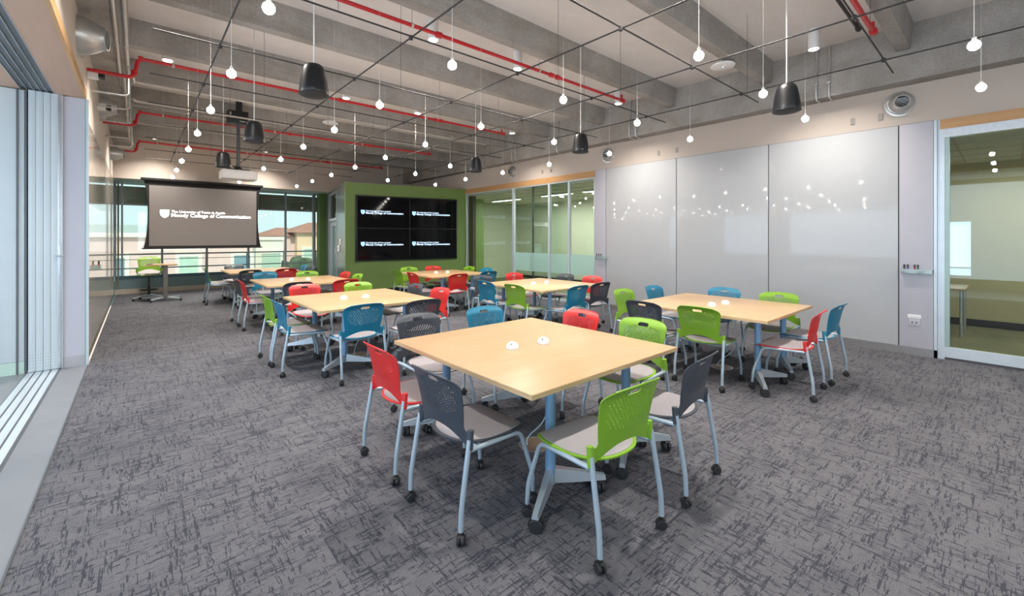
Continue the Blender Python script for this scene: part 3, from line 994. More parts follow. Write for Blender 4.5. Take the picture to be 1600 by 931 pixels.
CABLE_SRC = []
first = None
for key, (x, y, nm) in TABLES.items():
    if first is None:
        first = make_table()
        o = first
        kids = None
    else:
        o = copy_tree(first)
    o.location = (x, y, 0)
    o['label'] = {'T1': 'maple square table on blue-grey casters, largest, in the foreground',
                  'T2': 'maple square table second from the front in the left row',
                  'T3': 'maple square table third in the left row with a window glare on top',
                  'T7': 'maple square table rearmost in the left row near the projection screen',
                  'T6': 'maple square table beside the whiteboards at right',
                  'T4': 'maple square table in the middle of the right row',
                  'T5': 'maple square table before the green display wall'}[key]
    # floor box under each table and a cable down to it
    if key != 'T7':
        f = thing('floor_box', 'round brown floor outlet under the ' + nm, 'floor box', (x, y - 0.04, 0), 0, 'round floor outlets under tables')
        MB().lathe([(0.115, 0.0), (0.115, 0.004), (0.105, 0.007), (0.0, 0.007)], 32).obj('cover', M['brass'], f)
        MB().lathe([(0.118, 0.0), (0.118, 0.005), (0.108, 0.006), (0.108, 0.0)], 32).obj('rim', M['steel'], f)
        pts = []
        for k in range(22):
            a = k / 21
            pts.append((x - 0.06 + 0.05 * sin(a * 7) * (1 - a), y - 0.30 + 0.26 * a + 0.05 * sin(a * 9), 0.70 * (1 - a) ** 1.3 + 0.010))
        c = MB().tube(pts, 0.0045, 6).obj('power_cable', plain('pale_blue_cable', (0.45, 0.62, 0.68), 0.5) if key == 'T1' else bpy.data.materials['pale_blue_cable'])
        tag(c, 'pale cable hanging to the floor under the ' + nm, 'cable', 'cables under the tables')
    # two white domes
    if key not in ('T7',):
        for s, sd in ((-1, 'left'), (1, 'right')):
            dm = thing('table_dome', 'small white dome on the %s, %s of its pair' % (nm, sd), 'dome', (x - 0.06 + s * 0.135, y - 0.03 - s * 0.02, TH), 0, 'white domes on the tables')
            MB().lathe([(0.046, 0.0), (0.047, 0.004), (0.043, 0.022), (0.033, 0.037), (0.018, 0.045), (0.0, 0.047)], 24).obj('shell', M['white'], dm)
            MB().lathe([(0.006, 0.0), (0.006, 0.003)], 10, Matrix.Translation((-0.026, -0.018, 0.036)) @ Matrix.Rotation(radians(-45), 4, 'Y')).obj('port', M['seam'], dm)


# ================================================================== CHAIRS
def back_point(u, v, side):
    """u in -1..1 across, v 0..1 up; side 0 front (facing sitter), 1 rear"""
    zt = 0.822 - 0.010 * (1 - u * u) * 0 - 0.012 * abs(u) ** 4
    zb = 0.462 + 0.058 * max(0.0, (1 - (abs(u) / 0.84) ** 2.4))
    z = zb + v * (zt - zb)
    s = (z - 0.46) / 0.36                    # absolute height fraction
    w = 0.247 - 0.055 * min(1, max(0, s / 0.26)) ** 0.7 if s < 0.26 else 0.192 + 0.038 * ((s - 0.26) / 0.74) ** 0.8
    if s > 0.78:
        q = (s - 0.78) / 0.22
        w *= (max(0.0, 1 - (q ** 3.2) * 0.42)) ** 0.9
    x = u * w
    y = -0.188 - 0.020 * s - 0.050 * s * s - 0.055 * max(0, s - 0.82) / 0.18 * max(0, s - 0.82) / 0.18 * 0.7
    y += -0.028 * (1 - (x / 0.21) ** 2) * (0.35 + 0.65 * (1 - abs(2 * s - 1)))
    return Vector((x, y, z))


def backrest_mb():
    NX, NZ = 72, 62
    P = [[back_point(-1 + 2 * i / NX, j / NZ, 0) for i in range(NX + 1)] for j in range(NZ + 1)]
    keep = [[True] * NX for _ in range(NZ)]
    for j in range(NZ):
        for i in range(NX):
            c = (P[j][i] + P[j][i + 1] + P[j + 1][i] + P[j + 1][i + 1]) / 4
            # hand hole: rounded slot
            dz = (c.z - 0.778) / 0.0135
            dx = max(0, abs(c.x) - 0.036) / 0.0135
            if dz * dz + dx * dx < 1.0:
                keep[j][i] = False
            # perforations
            e = (c.x / 0.168) ** 4 + ((c.z - 0.682) / 0.084) ** 4
            if e < 1.0 and j % 2 == 0:
                if (i + (j // 2)) % 4 in (0, 1) and not (abs(c.x) < 0.055 and c.z > 0.752):
                    keep[j][i] = False
    th = 0.0055
    # normals
    Nn = []
    for j in range(NZ + 1):
        row = []
        for i in range(NX + 1):
            a = P[j][min(i + 1, NX)] - P[j][max(i - 1, 0)]
            b = P[min(j + 1, NZ)][i] - P[max(j - 1, 0)][i]
            row.append(a.cross(b).normalized())     # points to -y
        Nn.append(row)
    idx = {}
    vs, fs = [], []

    def vid(j, i, s):
        k = (j, i, s)
        if k not in idx:
            idx[k] = len(vs)
            vs.append(P[j][i] + Nn[j][i] * (th if s else 0.0))
        return idx[k]
    edges = {}
    for j in range(NZ):
        for i in range(NX):
            if not keep[j][i]:
                continue
            q = [(j, i), (j, i + 1), (j + 1, i + 1), (j + 1, i)]
            fs.append(tuple(vid(a, b, 1) for a, b in q))
            fs.append(tuple(vid(a, b, 0) for a, b in reversed(q)))
            for k in range(4):
                e = (q[k], q[(k + 1) % 4])
                if (e[1], e[0]) in edges:
                    del edges[(e[1], e[0])]
                else:
                    edges[e] = 1
    for (a, b) in edges:
        fs.append((vid(*b, 1), vid(*a, 1), vid(*a, 0), vid(*b, 0)))
    mb = MB().add(vs, fs)
    # sockets that receive the uprights
    for s in (-1, 1):
        mb.tube([(s * 0.236, -0.196, 0.452), (s * 0.233, -0.186, 0.545)], [0.0175, 0.0165], 14)
        # web between back and socket
        mb.box(min(s * 0.205, s * 0.236), -0.199, 0.465, max(s * 0.205, s * 0.236), -0.185, 0.535)
    # reinforced rim along the top edge
    rim = [back_point(-1 + 2 * k / 24, 1.0, 0) + Vector((0, 0.002, 0.0)) for k in range(25)]
    mb.tube([p + Vector((0, -0.003, -0.002)) for p in rim], 0.0055, 8)
    return mb


def seat_outline(t, grow=0.0):
    a = 2 * pi * t
    c, s = cos(a), sin(a)
    e = 3.6 if s > 0 else 2.35
    r = (abs(c) ** e + abs(s) ** e) ** (-1 / e)
    x = (0.228 + grow) * r * c
    y = (0.235 + grow) * r * s + 0.030
    x *= 1.0 + 0.03 * (y / 0.23) if y > 0 else 1.0
    return x, y


def seat_h(x, y):
    r = min(1.2, math.hypot(x / 0.23, (y - 0.03) / 0.235))
    z = 0.452 + 0.012 * r * r - 0.008
    if y > 0.16:
        z -= 0.028 * ((y - 0.16) / 0.1) ** 1.6
    return z


def disc_mb(rings, n, fn_top, fn_bot, grow):
    vs, fs = [], []
    for side, fn in ((0, fn_top), (1, fn_bot)):
        base = len(vs)
        vs.append((0, 0.03, fn(0, 0.03, 0)))
        for k in range(1, rings + 1):
            q = k / rings
            for i in range(n):
                x, y = seat_outline(i / n, grow)
                x *= q
                y = 0.03 + (y - 0.03) * q
                vs.append((x, y, fn(x, y, q)))
        for i in range(n):
            fs.append((base, base + 1 + i, base + 1 + (i + 1) % n))
            for k in range(rings - 1):
                a = base + 1 + k * n + i
                b = base + 1 + k * n + (i + 1) % n
                fs.append((a, a + n, b + n, b))
    o0 = 1 + (rings - 1) * n
    o1 = (1 + rings * n) + o0
    for i in range(n):
        fs.append((o0 + i, o0 + (i + 1) % n, o1 + (i + 1) % n, o1 + i))
    return MB().add(vs, fs)


MESH = {}


def chair_meshes():
    MESH['back'] = backrest_mb()
    MESH['seat'] = disc_mb(6, 48, lambda x, y, q: seat_h(x, y) - (0.004 if q > 0.99 else 0), lambda x, y, q: seat_h(x, y) - 0.020 + (0.008 if q > 0.99 else 0), 0.004)
    MESH['pad'] = disc_mb(6, 48, lambda x, y, q: seat_h(x, y) + 0.007 - (0.006 if q > 0.99 else 0), lambda x, y, q: seat_h(x, y) - 0.002, -0.014)


chair_meshes()
BACKM = {}


def bend(a, b, c, r, n=5):
    """points rounding the corner b between a and c with radius-ish r"""
    a, b, c = Vector(a), Vector(b), Vector(c)
    p = b + (a - b).normalized() * r
    q = b + (c - b).normalized() * r
    return [p * (1 - t) ** 2 + b * 2 * t * (1 - t) + q * t * t for t in [k / n for k in range(n + 1)]]


def make_chair(colour):
    t = thing('stacking_chair', '', 'chair', (0, 0, 0), 0, 'chairs around the square tables')
    m = M['c_' + colour]
    MESH['back'].obj('backrest', m, t, ang=50)
    MESH['seat'].obj('seat_shell', m, t, ang=60)
    MESH['pad'].obj('seat_pad', M['pad'], t, ang=60)
    R = 0.0135
    for s in (-1, 1):
        # rear leg: from the socket, sloping back, last stretch upright
        top = (s * 0.236, -0.196, 0.50)
        kn = (s * 0.243, -0.252, 0.175)
        ft = (s * 0.243, -0.256, 0.068)
        pts = [top] + bend(top, kn, ft, 0.04) + [ft]
        lg = MB().tube(pts, R, 12).obj('leg', M['leg'], t)
        caster(s * 0.243, -0.256, 0.026, 0.021, 0.5 * s + 0.3).obj('caster', M['rubber'], lg)
        # front leg: rail under the seat then down
        a = (s * 0.236, -0.190, 0.445)
        b = (s * 0.224, 0.170, 0.428)
        k2 = (s * 0.243, 0.250, 0.175)
        f2 = (s * 0.243, 0.256, 0.068)
        pts = [a] + bend(a, b, k2, 0.05, 7) + bend(b, k2, f2, 0.04) + [f2]
        lg = MB().tube(pts, R * 0.93, 12).obj('leg', M['leg'], t)
        caster(s * 0.243, 0.256, 0.026, 0.021, -0.6 * s + 0.2).obj('caster', M['rubber'], lg)
    mb = MB()
    for y in (-0.11, 0.11):
        mb.tube([(-0.228, y, 0.432), (-0.12, y, 0.418), (0.12, y, 0.418), (0.228, y, 0.432)], 0.010, 8)
    mb.obj('cross_bar', M['leg'], t)
    return t


CN = {'red': 'red', 'teal': 'teal blue', 'green': 'lime green', 'dark': 'charcoal grey'}
PROTO, KIDS = {}, {}


def place_chair(colour, x, y, rz, label):
    if colour not in PROTO:
        o = make_chair(colour)
        PROTO[colour] = o
    else:
        o = copy_tree(PROTO[colour])
    o.location = (x, y, 0)
    o.rotation_euler = (0, 0, rz)
    o['label'] = label
    return o


SEATS = {
    # side: (colour, lateral offset, push out from the table edge, yaw)
    'T1': [('L', 'dark', -0.29, .03, 2), ('L', 'red', 0.395, .03, 0), ('N', 'green', -0.365, .10, -3), ('N', 'dark', 0.35, .09, 5),
           ('R', 'green', -0.28, .08, 2), ('R', 'red', 0.37, .03, -2), ('F', 'dark', -0.26, .20, 2), ('F', 'teal', 0.42, .12, -2)],
    'T2': [('L', 'teal', -0.17, .02, 0), ('L', 'green', 0.40, .03, 2), ('N', 'teal', -0.36, .08, 0), ('N', 'dark', 0.29, .20, -2),
           ('R', 'red', -0.42, .02, 3), ('R', 'dark', 0.30, .02, 0), ('F', 'red', -0.30, .30, 0), ('F', 'green', 0.42, .08, 0)],
    'T3': [('L', 'red', -0.20, .03, 0), ('L', 'dark', 0.42, .03, 3), ('N', 'dark', -0.38, .18, 0), ('N', 'red', 0.36, .22, 0),
           ('R', 'green', -0.34, -.08, 0), ('R', 'red', 0.30, -.08, 4), ('F', 'teal', -0.34, .38, 0), ('F', 'green', 0.38, .08, 0)],
    'T7': [('L', 'teal', 0.10, .12, 0), ('L', 'green', 0.62, .06, 0), ('N', 'dark', -0.40, .12, 0), ('N', 'red', 0.30, .12, 0),
           ('R', 'dark', -0.64, .0, 0), ('R', 'teal', -0.04, .0, 0), ('F', 'dark', -0.36, .30, 0)],
    'T6': [('L', 'green', -0.15, -.12, 2), ('L', 'dark', 0.42, -.03, 0), ('N', 'red', -0.24, .03, 4), ('N', 'teal', 0.46, .05, -3),
           ('R', 'green', -0.34, -.02, 0), ('R', 'teal', 0.34, .0, 0), ('F', 'green', -0.22, .15, 0), ('F', 'teal', 0.46, .10, 0)],
    'T4': [('L', 'green', -0.34, -.04, 2), ('L', 'teal', 0.34, -.02, 0), ('N', 'teal', -0.32, .08, 0), ('N', 'dark', 0.31, .02, -4),
           ('R', 'red', -0.28, .05, 0), ('R', 'dark', 0.34, .02, 0), ('F', 'dark', -0.42, .10, 0), ('F', 'red', 0.40, .15, 0)],
    'T5': [('L', 'red', -0.42, .02, 0), ('L', 'green', 0.37, -.04, 0), ('N', 'red', -0.44, .25, 0), ('N', 'teal', 0.38, .15, 0),
           ('R', 'teal', -0.42, -.08, 0), ('R', 'green', 0.26, -.08, 0), ('F', 'green', -0.30, .04, 0), ('F', 'red', 0.32, -.02, 0)],
}
SIDE = {'L': 'left side', 'R': 'right side', 'N': 'near side', 'F': 'far side'}
for key, lst in SEATS.items():
    tx, ty, nm = TABLES[key]
    for (sd, colr, off, out, yaw) in lst:
        rz = {'L': -pi / 2, 'R': pi / 2, 'N': 0, 'F': pi}[sd] + radians(yaw)
        if sd == 'L':
            x, y = tx - TX - out, ty + off
        elif sd == 'R':
            x, y = tx + TX + out, ty + off
        elif sd == 'N':
            x, y = tx + off, ty - TY - out
        else:
            x, y = tx + off, ty + TY + out
        place_chair(colr, x, y, rz, '%s chair on the %s of the %s' % (CN[colr], SIDE[sd], nm))

# ================================================================== STANDING DESK AND TASK STOOL
t = thing('height_adjustable_desk', 'small maple desk on one grey column near the back windows', 'desk', (0.50, 13.35, 0))
box(-0.38, -0.30, 0.855, 0.22, 0.30, 0.885, bev=0.006).obj('desktop', M['maple'], t)
box(-0.045, -0.05, 0.06, 0.045, 0.05, 0.855, bev=0.01).obj('column', plain('taupe_column', (0.30, 0.28, 0.26), 0.4, metal=0.3), t)
mb = MB()
for sx in (-1, 1):
    mb.tube([(0, 0, 0.07), (sx * 0.14, -0.10, 0.065), (sx * 0.28, -0.25, 0.05)], [0.028, 0.026, 0.022], 10)
    mb.tube([(0, 0, 0.07), (sx * 0.14, 0.10, 0.065), (sx * 0.28, 0.25, 0.05)], [0.028, 0.026, 0.022], 10)
f = mb.obj('base', M['foot'], t)
for sx in (-1, 1):
    for sy in (-1, 1):
        caster(sx * 0.28, sy * 0.25, 0.024, 0.018).obj('caster', M['rubber'], f)
o = MB().box(-0.12, -0.09, 0.8855, 0.0, 0.0, 0.90, bev=0.004).obj('remote_control', M['black'], None, (0.26, 13.32, 0))
tag(o, 'small black remote on the standing desk', 'remote control')

t = thing('task_stool', 'lime green task stool with star base behind the standing desk', 'stool', (0.20, 13.75, 0), radians(178))
o = MESH['back'].obj('backrest', M['c_green'], t, (0, 0, 0.22))
MESH['seat'].obj('seat_shell', M['c_green'], t, (0, 0, 0.19))
MESH['pad'].obj('seat_pad', M['pad'], t, (0, 0, 0.19))
mb = MB()
for s in (-1, 1):
    mb.tube([(s * 0.236, -0.196, 0.74), (s * 0.225, -0.19, 0.655), (s * 0.12, -0.08, 0.60), (0, 0, 0.59)], 0.012, 8)
mb.box(-0.10, -0.10, 0.575, 0.10, 0.12, 0.60, bev=0.006)
mb.tube([(0.08, 0, 0.585), (0.24, 0.03, 0.585)], 0.006, 6)
mb.obj('mechanism', M['black'], t)
MB().lathe([(0.026, 0.10), (0.026, 0.33), (0.016, 0.335), (0.016, 0.58)], 14).obj('gas_lift', M['black'], t)
MB().lathe([(0.19, 0.24), (0.195, 0.25), (0.19, 0.26), (0.175, 0.26), (0.17, 0.25), (0.175, 0.24)], 32).obj('foot_ring', M['black'], t)
mb = MB()
for k in range(5):
    a = 2 * pi * k / 5 + 0.3
    mb.tube([(0, 0, 0.115), (0.15 * cos(a), 0.15 * sin(a), 0.10), (0.30 * cos(a), 0.30 * sin(a), 0.065)], [0.026, 0.02, 0.013], 8)
b = mb.obj('star_base', M['foot'], t)
for k in range(5):
    a = 2 * pi * k / 5 + 0.3
    caster(0.30 * cos(a), 0.30 * sin(a), 0.026, 0.02, a).obj('caster', M['rubber'], b)

# ================================================================== CEILING SERVICES
# cable grid
ZC = 3.23
CXS = [0.55, 1.76, 2.98, 4.20, 5.42]
CYS = [-0.50, 0.775, 2.07, 3.34, 4.61, 5.88, 7.15, 8.42, 9.69, 10.96, 12.2]
for i, x in enumerate(CXS):
    t = thing('suspension_cable', 'dark ceiling cable running front to back, %s' % ['over the left aisle', 'second from the left', 'third from the left, over the table gap', 'fourth from the left', 'closest to the right beam'][i], 'cable', (x, 0, ZC), 0, 'lengthwise cables of the ceiling grid')
    y1 = 12.4 if x < 4.1 else 11.3
    MB().tube([(0, -1.2, 0), (0, y1, 0)], 0.007, 6).obj('cable_rod', M['cable'], t)
    for y in CYS:
        if y < y1:
            if 'clamp' not in CH:
                CH['clamp'] = MB().lathe([(0.004, -0.022), (0.018, -0.016), (0.018, 0.016), (0.004, 0.022)], 8).mesh('clamp', M['cable'])
            c = bpy.data.objects.new('clamp', CH['clamp'])
            COL.objects.link(c)
            c.parent = t
            c.location = (0, y, 0)
for i, y in enumerate(CYS):
    nmz = ['just over the photographer', 'over the nearest chairs', 'over the nearest table', 'third row from the front', 'fourth row from the front', 'fifth row from the front', 'sixth row from the front', 'seventh row from the front', 'eighth row from the front', 'ninth row from the front', 'added row nearest the screen'][i]
    t = thing('suspension_cable', 'dark ceiling cable running side to side, ' + nmz, 'cable', (0, y, ZC + 0.012), 0, 'crosswise cables of the ceiling grid')
    x1 = 5.95 if y < 10.5 else 4.6
    MB().tube([(0.09, 0, 0), (x1, 0, 0)], 0.007, 6).obj('cable_rod', M['cable'], t)
    for x in ((1.15, 3.6, 4.8) if i % 2 else (2.3, 5.6)):
        if x < x1:
            MB().tube([(x, 0, 0), (x, 0, ZS - ZC - 0.012)], 0.002, 5).obj('hanger_rod', M['cable'], t)

# globe pendants
rows = [0.14, 1.42, 2.70, 3.97, 5.24, 6.51, 7.78, 9.05, 10.32, 11.59]
first = None
ROWN = ['beside the camera', 'over the nearest chairs', 'over the nearest tables', 'third row', 'fourth row', 'fifth row', 'sixth row', 'seventh row', 'eighth row', 'added row nearest the screen']
COLN = ['leftmost line', 'second line', 'middle line', 'fourth line', 'line nearest the whiteboards']
for i, x in enumerate(CXS):
    for j, y in enumerate(rows):
        if (i == 0 and j < 1) or (i >= 3 and j >= 8) or (i == 1 and j < 1):
            continue
        if (i, j) == (3, 4):
            continue
        if first is None:
            t = thing('globe_pendant', '', 'pendant lamp', (0, 0, 0), 0, 'small globe pendants')
            MB().lathe([(0.0, -0.033), (0.012, -0.031), (0.023, -0.024), (0.031, -0.011), (0.033, 0.0), (0.030, 0.014), (0.021, 0.026), (0.012, 0.032)], 20).obj('globe', M['globe'], t)
            MB().lathe([(0.013, 0.030), (0.013, 0.052), (0.005, 0.058), (0.002, 0.06)], 10).obj('socket_cap', M['galv'], t)
            MB().tube([(0, 0, 0.055), (0, 0, ZC - 2.80)], 0.0022, 5).tube([(0, 0, ZC - 2.80), (0, 0, ZS - 2.80)], 0.0009, 5).obj('cord', M['cord'], t)
            first = t
        else:
            t = copy_tree(first)
        t.location = (x, y, 2.80)
        t['label'] = 'small round globe pendant, %s from the left wall, %s' % (COLN[i], ROWN[j]) if i == 0 else 'small round globe pendant, %s, %s' % (COLN[i], ROWN[j])

# speakers
SP = [(1.11, 3.80, 'large in view over the left row'), (1.09, 6.14, 'beside the projector pole, nearer'), (1.085, 8.67, 'farthest along the left side'),
      (4.62, 1.36, 'nearest on the right side'), (4.65, 3.89, 'middle one on the right side'), (4.60, 6.29, 'farthest on the right side')]
first = None
for (x, y, nm) in SP:
    if first is None:
        t = thing('pendant_speaker', '', 'speaker', (0, 0, 0), 0, 'black pendant speakers')
        MB().lathe([(0.112, 0.012), (0.116, 0.02), (0.113, 0.06), (0.103, 0.14), (0.090, 0.21), (0.078, 0.245), (0.060, 0.262), (0.02, 0.266)], 32).obj('housing', M['speaker'], t)
        MB().lathe([(0.0, 0.0), (0.07, 0.001), (0.105, 0.006), (0.112, 0.012), (0.06, 0.02)], 32).obj('grille', M['grille'], t)
        MB().lathe([(0.113, 0.010), (0.119, 0.012), (0.119, 0.020), (0.114, 0.022)], 32).obj('trim_ring', M['speaker'], t)
        MB().tube([(0, 0, 0.262), (0, 0, ZS - 2.70)], 0.006, 6).obj('cord', M['cord'], t)
        first = t
    else:
        t = copy_tree(first)
    t.location = (x, y, 2.70)
    t['label'] = 'black bell-shaped pendant speaker, ' + nm

# projector
t = thing('projector', 'white ceiling projector on a grey pole facing the screen', 'projector', (1.50, 10.0, 0))
box(-0.30, -0.22, 2.66, 0.30, 0.22, 2.84, bev=0.035).obj('body', M['white'], t)
MB().lathe([(0.05, 0), (0.05, 0.05), (0.04, 0.055)], 16, Matrix.Translation((0.10, 0.21, 2.75)) @ Matrix.Rotation(radians(-90), 4, 'X')).obj('lens', M['lens'], t)
mb = MB().box(-0.20, -0.012, 2.86, 0.20, 0.012, 2.88).box(-0.012, -0.16, 2.86, 0.012, 0.16, 2.88).lathe([(0.07, 2.87), (0.06, 2.90), (0.03, 2.93)], 14)
for sx in (-1, 1):
    mb.tube([(sx * 0.19, 0, 2.87), (sx * 0.19, 0, 2.83)], 0.008, 6)
mb.obj('bracket', M['black'], t)
MB().tube([(0, 0, 2.90), (0, 0, 3.78)], 0.032, 14).obj('pole', plain('slate_pole', (0.10, 0.12, 0.14), 0.4, metal=0.3), t)
mb = MB().box(-0.19, -0.15, 3.75, 0.12, 0.12, 4.0, bev=0.01).box(0.12, -0.08, 3.8, 0.16, 0.08, 4.02).box(-0.04, -0.05, 4.0, 0.06, 0.05, ZS)
mb.obj('mount_box', M['black'], t)
MB().box(-0.165, -0.16, 3.85, -0.14, -0.15, 3.96).box(0.0, -0.155, 3.79, 0.10, -0.149, 3.81).obj('label_plate', M['galv'], t)


# downlights
def downlight(x, y, lab, power=1.0, first=[None]):
    if first[0] is None:
        t = thing('downlight', '', 'ceiling light', (0, 0, 0), 0, 'white cylinder downlights')
        MB().lathe([(0.056, 0.0), (0.062, 0.0), (0.064, 0.004), (0.064, 0.25), (0.060, 0.258)], 28).obj('cylinder_housing', M['white'], t)
        MB().lathe([(0.056, 0.0), (0.052, -0.004), (0.0, -0.005)], 28).obj('lens', M['lamp_disc'], t)
        first[0] = t
    else:
        t = copy_tree(first[0])
    t.location = (x, y, 3.98)
    t['label'] = lab
    sp = light('downlight_beam', 'SPOT', (0, 0, -0.02), SPOT_E * power, (1.0, 0.92, 0.83), (0, 0, 0), spot_size=radians(125), spot_blend=0.9, shadow_soft_size=0.05)
    sp.parent = t
    return t


DLX = [(0.31, 'left'), (2.77, 'second'), (4.18, 'third'), (6.66, 'right')]
DLY = [(-1.4, 'row behind the camera'), (1.65, 'row over the nearest table'), (4.68, 'second row from the front'), (7.65, 'third row from the front'), (10.4, 'fourth row from the front'), (12.2, 'fifth row from the front'), (13.9, 'added row nearest the screen')]  # the row nearest the screen is added to brighten the back plaster
for x, a in DLX:
    for y, b in DLY:
        if (x > 4 and y > 11) or (x < 3 and y < 0):
            continue
        downlight(x, y, 'white cylinder ceiling downlight, %s of the %s' % (a, b), 0.42 if x > 6 else (0.45 if y > 13 else (0.6 if y < 2 else 0.9)))

# access points
for i, (x, y) in enumerate(((6.05, 2.55), (2.98, 9.1))):
    t = thing('wireless_access_point', ['flat white wireless disc under the joists at right, above the whiteboards', 'flat white wireless disc near the middle of the ceiling'][i], 'wireless access point', (x, y, 3.86), 0, 'wireless discs on the ceiling')
    MB().lathe([(0.13, 0.0), (0.15, 0.006), (0.155, 0.02), (0.14, 0.035), (0.02, 0.04)], 28).obj('shell', M['white'], t)
    MB().tube([(0, 0, 0.035), (0, 0, ZS - 3.86)], 0.01, 6).obj('mount', M['galv'], t)
    MB().lathe([(0.008, -0.002), (0.008, 0.003)], 8).obj('status_light', emit_mat('blue_led', (0.4, 0.6, 1), 2), t)


# sprinkler pipes
def pipe(name, label, cat, y, xs, m, r, group, elbow=True, z=3.78):
    t = thing(name, label, cat, (0, y, z), 0, group)
    x0, x1 = xs
    if elbow:
        a, b, c_, d_ = (x1, 0, 0), (0.0, 0, 0), (-0.04, -0.02, -0.26), (XL + 0.01, -0.02, -0.26)
        pts = [a] + bend(a, b, c_, 0.07) + bend(b, c_, d_, 0.07) + [d_]
    else:
        pts = [(x1, 0, 0), (x0, 0, 0)]
    MB().tube(pts, r, 10).obj('pipe_run', m, t)
    for x in (x1 - 0.02, x1 - 1.6, x1 - 1.72, (x1 + x0) / 2 - 0.5):
        MB().tube([(x - 0.03, 0, 0), (x + 0.03, 0, 0)], r * 1.6, 10).obj('coupling', m, t)
    if elbow:
        MB().tube([(0.0, 0, 0), (0.05, 0, 0)], r * 1.6, 10).obj('coupling', m, t)
        MB().tube([(-0.038, -0.02, -0.22), (-0.036, -0.018, -0.17)], r * 1.6, 10).obj('coupling', m, t)
    MB().tube([(x1 - 0.06, 0, 0), (x1 - 0.06, 0, 0.09)], r * 0.8, 8).obj('sprinkler_stub', m, t)
    for q in (0.35, 2.2, 4.1):
        if x0 + q < x1:
            MB().tube([(x0 + q, 0, 0), (x0 + q, 0, ZS - z)], 0.004, 5).tube([(x0 + q - 0.012, 0, 0), (x0 + q + 0.012, 0, 0)], r * 1.35, 10).obj('hanger', M['conduit'], t)
    return t


for i, (y, x1) in enumerate(((4.15, 6.06), (7.18, 6.02), (10.25, 5.98), (13.35, 6.0))):
    pipe('sprinkler_pipe', 'red sprinkler pipe across the ceiling, %s' % ['second from the front', 'third from the front with elbow at the left beam', 'fourth from the front with elbow at the left beam', 'farthest, near the screen wall'][i], 'pipe', y, (0.0, x1), M['redpipe'], 0.021, 'red sprinkler pipes')
pipe('sprinkler_pipe', 'red sprinkler pipe at the top right beside the nearest joist', 'pipe', 0.955, (2.0, 6.10), M['redpipe'], 0.024, 'red sprinkler pipes', elbow=False)
pipe('conduit_pipe', 'dark pipe beside the nearest red pipe at top right', 'pipe', 1.06, (2.0, 5.95), M['cable'], 0.016, 'painted conduits', elbow=False, z=3.80)
for i, (y, x1) in enumerate(((8.60, 6.6), (9.80, 6.6))):
    t = thing('conduit_pipe', ['pale conduit across the ceiling behind the nearer speaker', 'pale conduit across the ceiling before the projector mount'][i], 'pipe', (0, y, 3.86), 0, 'painted conduits')
    a, b, c_ = (x1, 0, 0), (-0.03, 0, 0), (-0.06, -0.3, -0.04)
    MB().tube([a] + bend(a, b, c_, 0.1) + [c_], 0.017, 8).obj('conduit_run', M['conduit'], t)
    mb = MB()
    for x in (0.9, 2.3, 4.0, 5.6):
        mb.box(x - 0.012, -0.02, -0.02, x + 0.012, 0.02, 0.06)
    mb.obj('straps', M['galv'], t)
# conduits along the left beam
for i, (x, y0_, y1_, z) in enumerate(((-0.19, 3.0, 9.0, 3.84), (-0.105, 3.0, 8.2, 3.84), (-0.15, 8.2, 13.5, 3.80))):
    t = thing('conduit_pipe', ['pale conduit under the left beam, outer one', 'pale conduit under the left beam, inner one', 'pale conduit under the left beam toward the screen'][i], 'pipe', (x, 0, z), 0, 'painted conduits')
    MB().tube([(0, y0_, 0), (0, y1_ - 0.2, 0), (0.06, y1_, -0.05), (0.06, y1_ + 0.2, -0.05)], 0.017, 8).obj('conduit_run', M['conduit'], t)
    mb = MB()
    for y in (y0_ + 1, y0_ + 2.5, y0_ + 4):
        mb.box(-0.025, y - 0.012, -0.02, 0.025, y + 0.012, 0.022)
    mb.obj('straps', M['galv'], t)
for i, (y, z) in enumerate(((7.75, 3.42), (8.7, 3.45), (9.6, 3.42), (11.2, 3.45), (12.0, 3.40))):
    t = thing('conduit_pipe', 'thin conduit from the left wall to the beam, %s' % ['nearest', 'second', 'third', 'fourth', 'farthest'][i], 'pipe', (0, y, z), 0, 'thin conduits on the left wall')
    a, b, c_ = (XL + 0.005, 0, 0), (-0.10, 0, 0), (-0.10, 0, 0.44)
    MB().tube([a] + bend(a, b, c_, 0.06) + [c_], 0.012, 8).obj('conduit_run', M['galv'], t)
    MB().box(-0.30, -0.015, -0.014, -0.28, 0.015, 0.014).obj('strap', M['galv'], t)
# vertical conduits on the right beam
for i, y in enumerate((1.64, 1.79, 4.76, 4.90, 6.85, 8.30, 8.45, 9.7)):
    t = thing('conduit_pipe', 'galvanised vertical conduit on the right beam, %s from the camera' % ['first', 'second', 'third', 'fourth', 'fifth', 'sixth', 'seventh', 'eighth'][i], 'pipe', (7.34, y, 0), 0, 'vertical conduits on the right beam')
    pts = [(0.04, 0, ZS), (0.04, 0, 3.92)] + [(0.0, 0, 3.86), (0, 0, 3.56)] + [(0.03, 0, 3.50), (0.20, 0, 3.49)]
    MB().tube(pts, 0.014, 8).obj('conduit_run', M['galv'], t)
    MB().box(-0.016, -0.024, 3.70, 0.02, 0.024, 3.72).obj('strap', M['galv'], t)


